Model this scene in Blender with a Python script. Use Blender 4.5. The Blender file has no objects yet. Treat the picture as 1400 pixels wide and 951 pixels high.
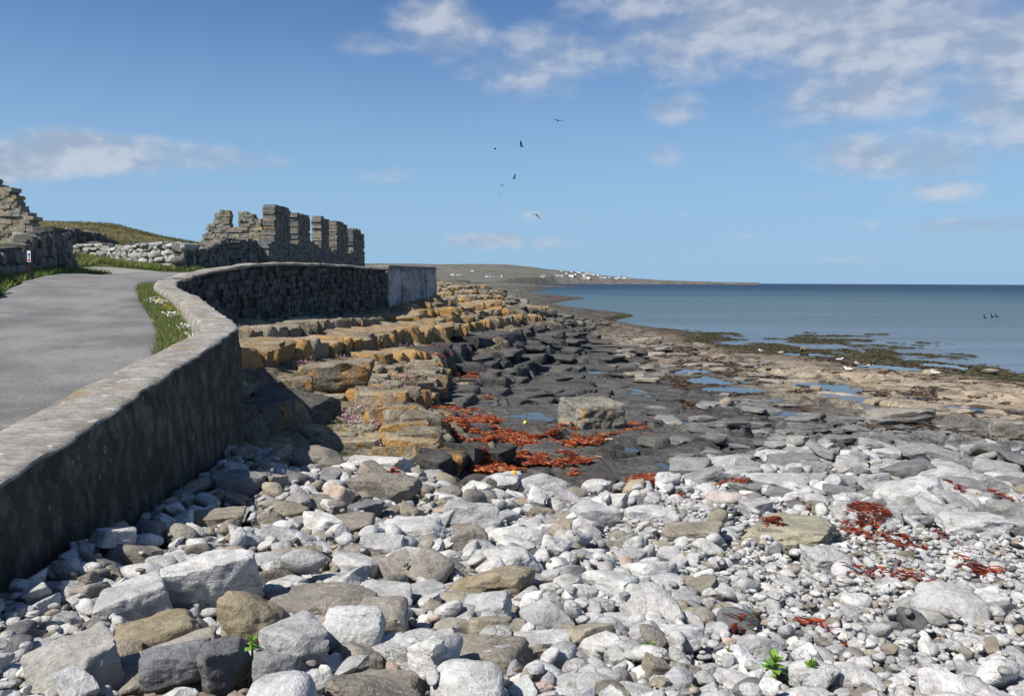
import bpy, bmesh, math, random
import numpy as np
from mathutils import Matrix, Vector

random.seed(7)
RNG = np.random.default_rng(11)
SC = bpy.context.scene
COL = SC.collection

# ------------------------------------------------------------------ camera
F = 1165.0                      # focal length in photo pixels (1400 wide)
EYE = np.array([0.0, 0.0, 5.0])  # eye 5 m above the tide level
PITCH = math.atan(89.5 / F)
ROLL = 0.0045
fw = np.array([0, math.cos(PITCH), -math.sin(PITCH)])
r0 = np.array([1.0, 0, 0]); u0 = np.array([0, math.sin(PITCH), math.cos(PITCH)])
RT = math.cos(ROLL) * r0 + math.sin(ROLL) * u0
UP = math.cos(ROLL) * u0 - math.sin(ROLL) * r0
cam_data = bpy.data.cameras.new('camera')
cam = bpy.data.objects.new('camera', cam_data); COL.objects.link(cam)
cam.matrix_world = Matrix(((RT[0], UP[0], -fw[0], EYE[0]), (RT[1], UP[1], -fw[1], EYE[1]),
                           (RT[2], UP[2], -fw[2], EYE[2]), (0, 0, 0, 1)))
cam_data.sensor_width = 36.0
cam_data.lens = 36.0 * F / 1400.0
cam_data.clip_start = 0.05
cam_data.clip_end = 60000
SC.camera = cam

# ------------------------------------------------------------------ world, sun, exposure
SUN_DIR = Vector((-0.78, -0.52, 0)).normalized()
SUN_EL = math.radians(49)
sdir = Vector((SUN_DIR.x * math.cos(SUN_EL), SUN_DIR.y * math.cos(SUN_EL), math.sin(SUN_EL)))
sun_data = bpy.data.lights.new('sun', 'SUN'); sun_data.energy = 4.6; sun_data.angle = math.radians(0.53)
sun_data.color = (1.0, 0.95, 0.87)
sun = bpy.data.objects.new('sun', sun_data); COL.objects.link(sun)
sun.rotation_euler = sdir.to_track_quat('Z', 'Y').to_euler()
sun.location = (-30, -20, 40)
world = bpy.data.worlds.new('World'); SC.world = world; world.use_nodes = True
vs = SC.view_settings
vs.view_transform = 'Standard'; vs.look = 'None'; vs.gamma = 1.0; vs.exposure = 0.58
vs.use_curve_mapping = False
cy = SC.cycles; cy.max_bounces = 5; cy.diffuse_bounces = 3; cy.glossy_bounces = 2; cy.transmission_bounces = 2; cy.transparent_max_bounces = 4; cy.caustics_reflective = False; cy.caustics_refractive = False
SKY_STRENGTH = 0.07


class NT:
    """tiny node-tree writer"""
    def __init__(s, tree): s.t = tree; tree.nodes.clear()
    def n(s, typ, inp=None, **kw):
        nd = s.t.nodes.new(typ)
        for k, v in kw.items(): setattr(nd, k, v)
        for k, v in (inp or {}).items():
            sk = nd.inputs[k]
            if hasattr(v, 'is_output'): s.t.links.new(v, sk)
            else:
                if sk.type == 'RGBA' and not hasattr(v, '__len__'): v = (v, v, v, 1)
                if sk.type == 'RGBA' and len(v) == 3: v = (*v, 1)
                sk.default_value = v
        return nd
    def m(s, op, a, b=0.0, c=None, clamp=False):
        inp = {0: a, 1: b}
        if c is not None: inp[2] = c
        nd = s.n('ShaderNodeMath', inp, operation=op); nd.use_clamp = clamp
        return nd.outputs[0]
    def mix(s, fac, a, b, blend='MIX'):
        nd = s.n('ShaderNodeMix', None, data_type='RGBA', blend_type=blend)
        for i, v in ((0, fac), (6, a), (7, b)):
            sk = nd.inputs[i]
            if hasattr(v, 'is_output'): s.t.links.new(v, sk)
            elif i == 0: sk.default_value = v
            else: sk.default_value = (*v, 1) if hasattr(v, '__len__') and len(v) == 3 else (v if hasattr(v, '__len__') else (v, v, v, 1))
        return nd.outputs[2]
    def noise(s, vec, scale, detail=4, rough=0.55, dist=0.0):
        return s.n('ShaderNodeTexNoise', {'Vector': vec, 'Scale': scale, 'Detail': detail, 'Roughness': rough, 'Distortion': dist}).outputs[0]
    def rng(s, v, a, b, lo=0.0, hi=1.0, smooth=True):
        return s.n('ShaderNodeMapRange', {0: v, 1: a, 2: b, 3: lo, 4: hi}, interpolation_type='SMOOTHSTEP' if smooth else 'LINEAR', clamp=True).outputs[0]


def build_world():
    t = NT(world.node_tree)
    sky = t.n('ShaderNodeTexSky', sky_type='NISHITA', sun_disc=False)
    sky.sun_elevation = SUN_EL
    sky.sun_rotation = math.atan2(SUN_DIR.x, SUN_DIR.y)
    sky.altitude = 5; sky.air_density = 1.0; sky.dust_density = 0.35; sky.ozone_density = 2.2
    tc = t.n('ShaderNodeTexCoord').outputs['Generated']
    sep = t.n('ShaderNodeSeparateXYZ', {0: tc})
    x, y, z = sep.outputs
    az = t.m('ARCTAN2', x, y)
    el = t.m('ARCSINE', z)
    # clouds lie where the photograph's sky has them (azimuth, elevation), the same scattered sort all round
    co = t.n('ShaderNodeCombineXYZ', {0: t.m('MULTIPLY', az, 9.0), 1: t.m('MULTIPLY', el, 17.0), 2: 0.0}).outputs[0]
    n1 = t.noise(co, 1.0, 5, 0.58, 0.1)
    n2 = t.noise(t.n('ShaderNodeVectorMath', {0: co, 1: (0.10, -0.20, 0)}, operation='ADD').outputs[0], 1.0, 4, 0.58, 0.1)
    clouds = [(1060, 30, 230, 75, 1.0), (1210, 55, 200, 95, 1.0), (960, 5, 170, 60, .95), (1120, 130, 110, 45, .9),
              (1390, 70, 110, 95, .95), (745, 92, 88, 46, .85), (600, 48, 66, 36, 1.0), (515, 68, 60, 20, .7),
              (1250, 206, 120, 30, .95), (1395, 185, 50, 24, .8), (25, 224, 66, 22, 1.3), (130, 216, 100, 26, 1.15),
              (205, 212, 45, 20, .95), (275, 218, 80, 18, .8), (385, 225, 26, 12, .55), (520, 243, 46, 13, .6),
              (665, 330, 56, 13, .95), (752, 333, 40, 10, .75), (1280, 264, 60, 16, .75), (1350, 303, 90, 12, .8),
              (932, 150, 42, 22, .7), (912, 212, 26, 18, .65), (737, 297, 30, 9, .6), (795, 302, 20, 7, .55),
              (1015, 322, 26, 9, .55), (1090, 270, 60, 8, .5), (1190, 308, 36, 8, .5), (520, 292, 20, 9, .55),
              (1110, 212, 60, 18, .5), (650, 105, 30, 16, .5), (560, 365, 60, 6, .4), (1150, 352, 200, 6, .5), (930, 293, 18, 6, .5),
              (780, 20, 40, 30, .6), (860, 60, 60, 40, .5)]
    mask = None
    for (u, v, ru, rv, s) in clouds:
        a0 = math.atan((u - 700) / F); e0 = math.atan((386 - v) / F * math.cos(a0))
        ra = ru / F * 1.25; re = rv / F * 1.25
        dx = t.m('MULTIPLY', t.m('SUBTRACT', az, a0), 1 / ra)
        dy = t.m('MULTIPLY', t.m('SUBTRACT', el, e0), 1 / re)
        d2 = t.m('ADD', t.m('MULTIPLY', dx, dx), t.m('MULTIPLY', dy, dy))
        fall = t.m('MULTIPLY', t.m('SUBTRACT', 1.0, t.m('MULTIPLY', d2, 0.62), clamp=True), s)
        mask = fall if mask is None else t.m('MAXIMUM', mask, fall)
    # the rest of the sky: loose cumulus of the same sort outside the camera's view
    big = t.noise(co, 0.28, 3, 0.5)
    out = t.m('MAXIMUM', t.rng(t.m('ABSOLUTE', az), 0.66, 0.95), t.rng(el, 0.40, 0.6))
    elsew = t.m('MULTIPLY', t.rng(big, 0.5, 0.66), out)
    mask = t.m('MAXIMUM', mask, t.m('MULTIPLY', elsew, 0.8))
    dens = t.rng(t.m('ADD', t.m('MULTIPLY', mask, 0.62), n1), 0.70, 1.16)
    shade = t.rng(t.m('SUBTRACT', n1, n2), -0.09, 0.12)        # bellies greyer than crowns
    ccol = t.mix(shade, (3.4, 4.1, 5.3), (5.6, 6.0, 6.8))
    dens = t.m('MULTIPLY', dens, 0.80)
    skyc = t.mix(1.0, sky.outputs[0], (0.62, 0.80, 1.04), 'MULTIPLY')
    skyc = t.mix(t.rng(t.m('ABSOLUTE', el), 0.0, 0.34, 0.92, 0.0), skyc, (3.0, 4.95, 7.2))   # clean maritime air: blue right down to the sea
    col = t.mix(dens, skyc, ccol)
    bg = t.n('ShaderNodeBackground', {'Color': col, 'Strength': SKY_STRENGTH})
    o = t.n('ShaderNodeOutputWorld', {'Surface': bg.outputs[0]})
build_world()

# ------------------------------------------------------------------ helpers: rays, noise, meshes
def ray(u, v):
    """direction through a photo pixel scaled so that Y = 1"""
    u = np.asarray(u, float); v = np.asarray(v, float)
    d = fw[None] + ((u - 700) / F).reshape(-1, 1) * RT[None] - ((v - 475.5) / F).reshape(-1, 1) * UP[None]
    return d / d[:, 1:2]

def at(u, v, D):
    d = ray(u, v)[0]; return np.array([d[0] * D, D, 5.0 + d[2] * D])

def atz(u, v, z):
    d = ray(u, v)[0]; D = (z - 5.0) / d[2]; return np.array([d[0] * D, D, z])

def _hash(ix, iy, iz, seed=0):
    h = (ix.astype(np.int64) * 374761393 + iy.astype(np.int64) * 668265263 + iz.astype(np.int64) * 2147483647 + seed * 1274126177) & 0xFFFFFFFF
    h = ((h ^ (h >> 13)) * 1274126177) & 0xFFFFFFFF
    h = ((h ^ (h >> 15)) * 2246822519) & 0xFFFFFFFF
    return ((h ^ (h >> 16)) & 0xFFFFFF) / float(0xFFFFFF)

def vnoise(P, seed=0):
    """value noise in [-1,1]; P is (n,2) or (n,3)"""
    P = np.asarray(P, float)
    if P.shape[1] == 2: P = np.column_stack([P, np.zeros(len(P))])
    I = np.floor(P); f = P - I; I = I.astype(np.int64); w = f * f * f * (f * (f * 6 - 15) + 10)
    flat = not np.any(P[:, 2])
    res = 0
    for dz in ((0,) if flat else (0, 1)):
        for dy in (0, 1):
            for dx in (0, 1):
                ww = (w[:, 0] if dx else 1 - w[:, 0]) * (w[:, 1] if dy else 1 - w[:, 1])
                if not flat: ww = ww * (w[:, 2] if dz else 1 - w[:, 2])
                res = res + ww * _hash(I[:, 0] + dx, I[:, 1] + dy, I[:, 2] + dz, seed)
    return res * 2 - 1

def fbm(P, oct=4, seed=0, gain=0.5):
    P = np.asarray(P, float); a = 1.0; s = 0; tot = 0
    for i in range(oct):
        s = s + a * vnoise(P * (2.03 ** i) + 17.3 * i * (1 if i else 0), seed + i); tot += a; a *= gain
    return s / tot

def worley(P, seed=0):
    """F1, F2, random id per cell"""
    I = np.floor(P).astype(np.int64)
    n = len(P); f1 = np.full(n, 9.0); f2 = np.full(n, 9.0); cid = np.zeros(n)
    z = np.zeros(n, np.int64)
    for dy in (-1, 0, 1):
        for dx in (-1, 0, 1):
            cx = I[:, 0] + dx; cy = I[:, 1] + dy
            px = cx + 0.1 + 0.8 * _hash(cx, cy, z, seed); py = cy + 0.1 + 0.8 * _hash(cx, cy, z + 1, seed)
            d = np.hypot(P[:, 0] - px, P[:, 1] - py)
            nearer = d < f1
            f2 = np.where(nearer, f1, np.minimum(f2, d))
            cid = np.where(nearer, _hash(cx, cy, z + 2, seed), cid)
            f1 = np.where(nearer, d, f1)
    return f1, f2, cid

def sstep(a, b, x):
    t = np.clip((x - a) / (b - a), 0, 1); return t * t * (3 - 2 * t)

def mesh_np(name, V, Fc, mats=None, smooth=True, col=None, sharp=None, matidx=None):
    """mesh from numpy arrays; Fc is (n,k)"""
    V = np.asarray(V, np.float32); Fc = np.asarray(Fc, np.int32)
    me = bpy.data.meshes.new(name); k = Fc.shape[1]; nf = len(Fc)
    me.vertices.add(len(V)); me.vertices.foreach_set('co', V.ravel())
    me.loops.add(nf * k); me.loops.foreach_set('vertex_index', Fc.ravel())
    me.polygons.add(nf); me.polygons.foreach_set('loop_start', np.arange(nf, dtype=np.int32) * k)
    me.polygons.foreach_set('loop_total', np.full(nf, k, np.int32))
    me.update(calc_edges=True)
    me.polygons.foreach_set('use_smooth', np.full(nf, bool(smooth)))
    if col is not None:
        a = me.attributes.new('Col', 'FLOAT_COLOR', 'POINT')
        c = np.ones((len(V), 4), np.float32); c[:, :col.shape[1]] = col
        a.data.foreach_set('color', c.ravel())
    for m in (mats or []): me.materials.append(m)
    if matidx is not None: me.polygons.foreach_set('material_index', np.asarray(matidx, np.int32))
    if sharp is not None: me.set_sharp_from_angle(angle=math.radians(sharp))
    me.validate(); me.update()
    return me

def link(name, data, parent=None, loc=None, label=None, cat=None, group=None, kind=None):
    o = bpy.data.objects.new(name, data); COL.objects.link(o)
    if parent is not None: o.parent = parent
    if loc is not None: o.location = [float(c) for c in loc]
    if label: o['label'] = label
    if cat: o['category'] = cat
    if group: o['group'] = group
    if kind: o['kind'] = kind
    return o

# ------------------------------------------------------------------ materials
def new_mat(name):
    m = bpy.data.materials.new(name); m.use_nodes = True
    return m, NT(m.node_tree)

def finish(t, base, rough=0.85, bump=None, bstr=0.3, bdist=0.02, spec=0.3, **extra):
    inp = {'Base Color': base, 'Roughness': rough, 'Specular IOR Level': spec}
    inp.update(extra)
    if bump is not None:
        inp['Normal'] = t.n('ShaderNodeBump', {'Height': bump, 'Strength': bstr, 'Distance': bdist}).outputs[0]
    p = t.n('ShaderNodeBsdfPrincipled', inp)
    t.n('ShaderNodeOutputMaterial', {'Surface': p.outputs[0]})

def stone_material(name, attr, veins=True):
    m, t = new_mat(name)
    pos = t.n('ShaderNodeNewGeometry').outputs['Position']
    if attr: base = t.n('ShaderNodeAttribute', attribute_name='Col').outputs['Color']
    else: base = t.n('ShaderNodeObjectInfo').outputs['Color']
    a = t.noise(pos, 5.0, 5, 0.62); b = t.noise(pos, 26.0, 5, 0.7); c = t.noise(pos, 1.7, 3, 0.5)
    d_ = t.noise(pos, 90.0, 2, 0.7)
    v = t.m('ADD', t.rng(a, 0.3, 0.7, 0.72, 1.16), t.m('ADD', t.rng(b, 0.3, 0.72, -0.16, 0.16), t.rng(d_, 0.3, 0.7, -0.10, 0.10)))
    col = t.mix(1.0, base, t.n('ShaderNodeCombineXYZ', {0: v, 1: v, 2: v}).outputs[0], 'MULTIPLY')
    if veins:
        w = t.n('ShaderNodeTexNoise', {'Vector': pos, 'Scale': 7.0, 'Detail': 3.0, 'Distortion': 0.8}).outputs[0]
        vein = t.rng(t.m('ABSOLUTE', t.m('SUBTRACT', w, 0.5)), 0.0, 0.018, 1.0, 0.0)
        col = t.mix(t.m('MULTIPLY', vein, t.rng(c, 0.48, 0.6, 0, 0.35)), col, (0.55, 0.54, 0.52))
    mpb = t.n('ShaderNodeMapping', {'Vector': pos, 'Rotation': (0.5, 0.3, 0.9), 'Scale': (1.0, 1.0, 7.0)}).outputs[0]
    band = t.noise(mpb, 4.0, 4, 0.6)
    col = t.mix(t.m('MULTIPLY', t.rng(band, 0.52, 0.66), t.rng(c, 0.40, 0.56, 0.0, 0.38)), col, (0.17, 0.165, 0.155))
    ck = t.n('ShaderNodeTexVoronoi', {'Vector': t.n('ShaderNodeVectorMath', {0: pos, 1: t.n('ShaderNodeTexNoise', {'Vector': pos, 'Scale': 5.0, 'Detail': 3.0}).outputs['Color']}, operation='ADD').outputs[0], 'Scale': 2.0}, feature='DISTANCE_TO_EDGE').outputs[0]
    crk = t.m('MULTIPLY', t.rng(ck, 0.0, 0.010, 1.0, 0.0), t.rng(t.noise(pos, 3.1, 2, 0.5), 0.54, 0.62))
    col = t.mix(t.m('MULTIPLY', crk, 0.6), col, (0.10, 0.095, 0.085))
    blot = t.rng(t.noise(pos, 11.0, 5, 0.7), 0.56, 0.66)
    col = t.mix(t.m('MULTIPLY', blot, 0.28), col, (0.24, 0.235, 0.225))
    stain = t.rng(t.noise(pos, 2.6, 4, 0.6), 0.58, 0.72)
    col = t.mix(t.m('MULTIPLY', stain, 0.30), col, (0.20, 0.155, 0.095))
    spots = t.rng(t.noise(pos, 60.0, 2, 0.5), 0.66, 0.74)
    col = t.mix(t.m('MULTIPLY', spots, 0.4), col, (0.08, 0.08, 0.08))
    h = t.m('SUBTRACT', t.m('ADD', t.m('MULTIPLY', a, 0.8), t.m('ADD', t.m('MULTIPLY', b, 0.45), t.m('MULTIPLY', band, 0.25))), t.m('MULTIPLY', crk, 0.4))
    finish(t, col, 0.9, h, 0.9, 0.045, 0.2)
    return m

def terrain_material():
    m, t = new_mat('shore_rock')
    pos = t.n('ShaderNodeNewGeometry').outputs['Position']
    at_ = t.n('ShaderNodeAttribute', attribute_name='Col')
    base = at_.outputs['Color']; wet = at_.outputs['Alpha']
    a = t.noise(pos, 1.3, 6, 0.65); b = t.noise(pos, 9.0, 6, 0.72); c = t.noise(pos, 0.25, 4, 0.55)
    d_ = t.noise(pos, 38.0, 3, 0.7)
    v = t.m('ADD', t.rng(a, 0.3, 0.7, 0.66, 1.28), t.m('ADD', t.rng(b, 0.3, 0.7, -0.42, 0.42), t.rng(d_, 0.3, 0.7, -0.34, 0.34)))
    v = t.m('MULTIPLY', v, t.rng(c, 0.3, 0.7, 0.85, 1.12))
    col = t.mix(1.0, base, t.n('ShaderNodeCombineXYZ', {0: v, 1: v, 2: v}).outputs[0], 'MULTIPLY')
    barn = t.m('MULTIPLY', t.rng(t.noise(pos, 30.0, 4, 0.75), 0.60, 0.68), t.rng(a, 0.42, 0.60, 0.0, 0.5))
    col = t.mix(barn, col, (0.27, 0.265, 0.25))          # barnacle crust
    pit = t.n('ShaderNodeTexVoronoi', {'Vector': pos, 'Scale': 5.0, 'Randomness': 1.0}).outputs['Distance']
    h = t.m('ADD', t.m('MULTIPLY', b, 0.7), t.m('ADD', t.m('MULTIPLY', a, 1.2), t.m('MULTIPLY', pit, 0.35)))
    rough = t.rng(wet, 0.0, 1.0, 0.95, 0.6, smooth=False)
    finish(t, col, rough, h, 1.0, 0.10, 0.15)
    return m

def lichen_rock_material():
    m, t = new_mat('lichened_limestone')
    pos = t.n('ShaderNodeNewGeometry').outputs['Position']
    oi = t.n('ShaderNodeObjectInfo')
    base = oi.outputs['Color']; amt = oi.outputs['Alpha']
    a = t.noise(pos, 2.2, 5, 0.6); b = t.noise(pos, 14.0, 5, 0.7); c = t.noise(pos, 0.9, 4, 0.6)
    e_ = t.noise(pos, 45.0, 3, 0.7)
    v = t.m('ADD', t.rng(a, 0.3, 0.7, 0.66, 1.2), t.m('ADD', t.rng(b, 0.3, 0.7, -0.32, 0.32), t.rng(e_, 0.3, 0.7, -0.22, 0.22)))
    col = t.mix(1.0, base, t.n('ShaderNodeCombineXYZ', {0: v, 1: v, 2: v}).outputs[0], 'MULTIPLY')
    # vertical run of the orange lichen down the joint faces
    mp = t.n('ShaderNodeMapping', {'Vector': pos, 'Scale': (1.0, 1.0, 0.45)}).outputs[0]
    lm = t.noise(mp, 3.4, 6, 0.68, 0.4)
    th = t.m('SUBTRACT', 1.0, amt)
    lic = t.rng(t.m('SUBTRACT', t.m('ADD', lm, t.m('MULTIPLY', c, 0.35)), t.m('MULTIPLY', th, 0.55)), 0.36, 0.52)
    nz = t.n('ShaderNodeSeparateXYZ', {0: t.n('ShaderNodeNewGeometry').outputs['True Normal']}).outputs[2]
    lic = t.m('MULTIPLY', lic, t.rng(nz, 0.45, 0.9, 1.0, 0.38))       # thickest on the joint faces, thin on trodden tops
    lc = t.mix(t.rng(b, 0.35, 0.65), (0.33, 0.175, 0.045), (0.45, 0.275, 0.10))
    col = t.mix(t.m('MULTIPLY', lic, 0.85), col, lc)
    blk = t.rng(t.noise(pos, 5.0, 5, 0.7), 0.55, 0.68)
    col = t.mix(t.m('MULTIPLY', blk, 0.55), col, (0.035, 0.033, 0.030))
    h = t.m('ADD', t.m('MULTIPLY', a, 1.0), t.m('MULTIPLY', b, 0.5))
    finish(t, col, 0.92, h, 1.0, 0.09, 0.2)
    return m

def simple_mat(name, color, rough=0.8, var=0.25, scale=8.0, bstr=0.3, bdist=0.01, spec=0.3):
    m, t = new_mat(name)
    pos = t.n('ShaderNodeNewGeometry').outputs['Position']
    a = t.noise(pos, scale, 5, 0.6)
    v = t.rng(a, 0.3, 0.7, 1 - var, 1 + var)
    col = t.mix(1.0, color, t.n('ShaderNodeCombineXYZ', {0: v, 1: v, 2: v}).outputs[0], 'MULTIPLY')
    finish(t, col, rough, a, bstr, bdist, spec)
    return m

def attr_mat(name, rough=0.7, spec=0.3, trans=0.0):
    m, t = new_mat(name)
    base = t.n('ShaderNodeAttribute', attribute_name='Col').outputs['Color']
    if trans:
        d = t.n('ShaderNodeBsdfPrincipled', {'Base Color': base, 'Roughness': rough, 'Specular IOR Level': spec})
        tr = t.n('ShaderNodeBsdfTranslucent', {'Color': base})
        mx = t.n('ShaderNodeMixShader', {0: trans, 1: d.outputs[0], 2: tr.outputs[0]})
        t.n('ShaderNodeOutputMaterial', {'Surface': mx.outputs[0]})
    else: finish(t, base, rough, spec=spec)
    return m

def wall_stone_material():
    m, t = new_mat('dry_wall_stone')
    pos = t.n('ShaderNodeNewGeometry').outputs['Position']
    base = t.n('ShaderNodeAttribute', attribute_name='Col').outputs['Color']
    oc = t.n('ShaderNodeObjectInfo').outputs['Color']
    base = t.mix(1.0, base, oc, 'MULTIPLY')
    a = t.noise(pos, 6.0, 5, 0.65); b = t.noise(pos, 30.0, 4, 0.7)
    v = t.rng(a, 0.3, 0.7, 0.65, 1.25)
    col = t.mix(1.0, base, t.n('ShaderNodeCombineXYZ', {0: v, 1: v, 2: v}).outputs[0], 'MULTIPLY')
    lic = t.rng(t.noise(pos, 9.0, 3, 0.6), 0.62, 0.70)
    col = t.mix(t.m('MULTIPLY', lic, 0.45), col, (0.40, 0.39, 0.35))
    finish(t, col, 0.92, t.m('ADD', a, t.m('MULTIPLY', b, 0.4)), 0.6, 0.03, 0.2)
    return m

def parapet_material(name, top):
    m, t = new_mat(name)
    pos = t.n('ShaderNodeNewGeometry').outputs['Position']
    a = t.noise(pos, 3.0, 6, 0.65); b = t.noise(pos, 22.0, 5, 0.7)
    if top:
        # screed dragged across the wall: fine ridges across its run, lichen discs, a little ochre
        mp = t.n('ShaderNodeMapping', {'Vector': pos, 'Scale': (1.4, 9.0, 1.0)}).outputs[0]
        g = t.noise(mp, 3.2, 5, 0.7)
        v = t.m('ADD', t.rng(g, 0.3, 0.7, 0.70, 1.15), t.rng(b, 0.3, 0.7, -0.15, 0.15))
        col = t.mix(t.rng(a, 0.35, 0.65), (0.215, 0.195, 0.165), (0.33, 0.31, 0.275))
        col = t.mix(1.0, col, t.n('ShaderNodeCombineXYZ', {0: v, 1: v, 2: v}).outputs[0], 'MULTIPLY')
        och = t.rng(t.noise(pos, 1.1, 5, 0.7), 0.55, 0.68)
        col = t.mix(t.m('MULTIPLY', och, 0.55), col, (0.27, 0.175, 0.065))
        wl = t.rng(t.noise(pos, 7.0, 3, 0.6), 0.63, 0.69)
        col = t.mix(t.m('MULTIPLY', wl, 0.7), col, (0.56, 0.55, 0.51))
        finish(t, col, 0.93, t.m('ADD', t.m('MULTIPLY', g, 0.6), t.m('MULTIPLY', b, 0.6)), 0.8, 0.03, 0.15)
    else:
        mp = t.n('ShaderNodeMapping', {'Vector': pos, 'Scale': (1.0, 1.0, 0.8)}).outputs[0]
        st = t.noise(mp, 5.0, 5, 0.65)
        col = t.mix(t.rng(st, 0.40, 0.70), (0.06, 0.053, 0.041), (0.20, 0.178, 0.14))
        col = t.mix(t.rng(a, 0.45, 0.62, 0, .6), col, (0.085, 0.077, 0.062))
        och = t.rng(t.noise(pos, 6.5, 4, 0.7), 0.62, 0.72)
        col = t.mix(t.m('MULTIPLY', och, 0.6), col, (0.25, 0.17, 0.07))
        wl = t.rng(t.noise(pos, 14.0, 3, 0.6), 0.64, 0.71)
        col = t.mix(t.m('MULTIPLY', wl, 0.5), col, (0.42, 0.40, 0.36))
        finish(t, col, 0.93, t.m('ADD', a, t.m('MULTIPLY', b, 0.9)), 0.9, 0.06, 0.15)
    return m

def concrete_material():
    m, t = new_mat('shuttered_concrete')
    pos = t.n('ShaderNodeNewGeometry').outputs['Position']
    a = t.noise(pos, 1.1, 5, 0.6, 0.5); b = t.noise(pos, 12.0, 5, 0.7)
    col = t.mix(t.rng(a, 0.38, 0.62), (0.20, 0.20, 0.195), (0.42, 0.415, 0.40))
    w = t.noise(pos, 0.9, 3, 0.5, 1.2)
    dk = t.rng(t.m('ABSOLUTE', t.m('SUBTRACT', w, 0.5)), 0.0, 0.03, 1, 0)
    col = t.mix(t.m('MULTIPLY', dk, 0.5), col, (0.10, 0.10, 0.095))
    finish(t, col, 0.9, b, 0.4, 0.03, 0.2)
    return m

def asphalt_material():
    m, t = new_mat('worn_asphalt')
    pos = t.n('ShaderNodeNewGeometry').outputs['Position']
    a = t.noise(pos, 70.0, 3, 0.7); b = t.noise(pos, 0.9, 5, 0.6); c = t.noise(pos, 240.0, 2, 0.6)
    v = t.m('ADD', t.rng(a, 0.3, 0.7, 0.62, 1.38), t.rng(c, 0.3, 0.7, -0.3, 0.3))
    g_ = t.noise(pos, 22.0, 4, 0.7)
    v = t.m('ADD', v, t.rng(g_, 0.3, 0.7, -0.16, 0.16))
    col = t.mix(t.rng(b, 0.35, 0.65), (0.13, 0.129, 0.127), (0.20, 0.196, 0.188))
    col = t.mix(1.0, col, t.n('ShaderNodeCombineXYZ', {0: v, 1: v, 2: v}).outputs[0], 'MULTIPLY')
    st = t.rng(t.noise(pos, 1.7, 4, 0.6), 0.62, 0.72)
    col = t.mix(t.m('MULTIPLY', st, 0.35), col, (0.26, 0.215, 0.15))
    finish(t, col, 0.9, t.m('ADD', a, c), 0.5, 0.008, 0.2)
    return m

def sea_material():
    m, t = new_mat('sea_water')
    geo = t.n('ShaderNodeNewGeometry'); pos = geo.outputs['Position']
    sp = t.n('ShaderNodeSeparateXYZ', {0: pos}); x, y = sp.outputs[0], sp.outputs[1]
    dist = t.m('SQRT', t.m('ADD', t.m('MULTIPLY', x, x), t.m('MULTIPLY', y, y)))
    st_ = t.n('ShaderNodeMapping', {'Vector': pos, 'Scale': (0.25, 1.0, 1.0), 'Rotation': (0, 0, 0.12)}).outputs[0]
    big = t.noise(st_, 0.010, 4, 0.6); mid = t.noise(st_, 0.06, 5, 0.65)
    dl = t.m('ADD', t.m('LOGARITHM', dist, 10.0), t.m('ADD', t.m('MULTIPLY', t.m('SUBTRACT', big, 0.5), 0.6), t.m('MULTIPLY', t.m('SUBTRACT', mid, 0.5), 0.38)))
    # sandy shallows by the rocks, weedy green water, then the deep blue of the sound
    r = t.n('ShaderNodeValToRGB', {0: t.rng(dl, 1.6, 3.4, smooth=False)})
    el = r.color_ramp.elements
    el[0].position = 0.0; el[0].color = (0.10, 0.105, 0.10, 1)
    el[1].position = 1.0; el[1].color = (0.003, 0.014, 0.045, 1)
    for p, c in ((0.2, (0.085, 0.115, 0.14, 1)), (0.42, (0.065, 0.105, 0.125, 1)), (0.60, (0.025, 0.06, 0.09, 1)), (0.74, (0.006, 0.022, 0.055, 1))):
        e = el.new(p); e.color = c
    mp = t.n('ShaderNodeMapping', {'Vector': pos, 'Scale': (0.8, 1.3, 1.0), 'Rotation': (0, 0, 0.35)}).outputs[0]
    w1 = t.noise(mp, 1.6, 4, 0.6); w2 = t.noise(mp, 0.25, 4, 0.6); w3 = t.noise(mp, 0.05, 3, 0.6)
    h = t.m('ADD', t.m('MULTIPLY', w1, 0.15), t.m('ADD', t.m('MULTIPLY', w2, 0.8), t.m('MULTIPLY', w3, 2.0)))
    nrm = t.n('ShaderNodeBump', {'Height': h, 'Strength': 1.0, 'Distance': 0.6}).outputs[0]
    # ruffled water shows its own colour; the sheltered water by the rocks mirrors more of the sky
    calm = t.rng(t.m('ADD', dl, t.m('MULTIPLY', t.m('SUBTRACT', mid, 0.5), 0.5)), 1.68, 2.15, 0.62, 0.20)
    df = t.n('ShaderNodeBsdfDiffuse', {'Color': r.outputs[0], 'Normal': nrm}); gl = t.n('ShaderNodeBsdfGlossy', {'Color': (.9, .9, .9, 1), 'Roughness': 0.16, 'Normal': nrm})
    mx = t.n('ShaderNodeMixShader', {0: calm, 1: df.outputs[0], 2: gl.outputs[0]})
    t.n('ShaderNodeOutputMaterial', {'Surface': mx.outputs[0]})
    return m

def pool_material():
    m, t = new_mat('pool_water')
    pos = t.n('ShaderNodeNewGeometry').outputs['Position']
    finish(t, (0.03, 0.032, 0.03), 0.03, t.noise(pos, 6.0, 2, 0.5), 0.04, 0.02, 0.5, IOR=1.33)
    return m

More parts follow.
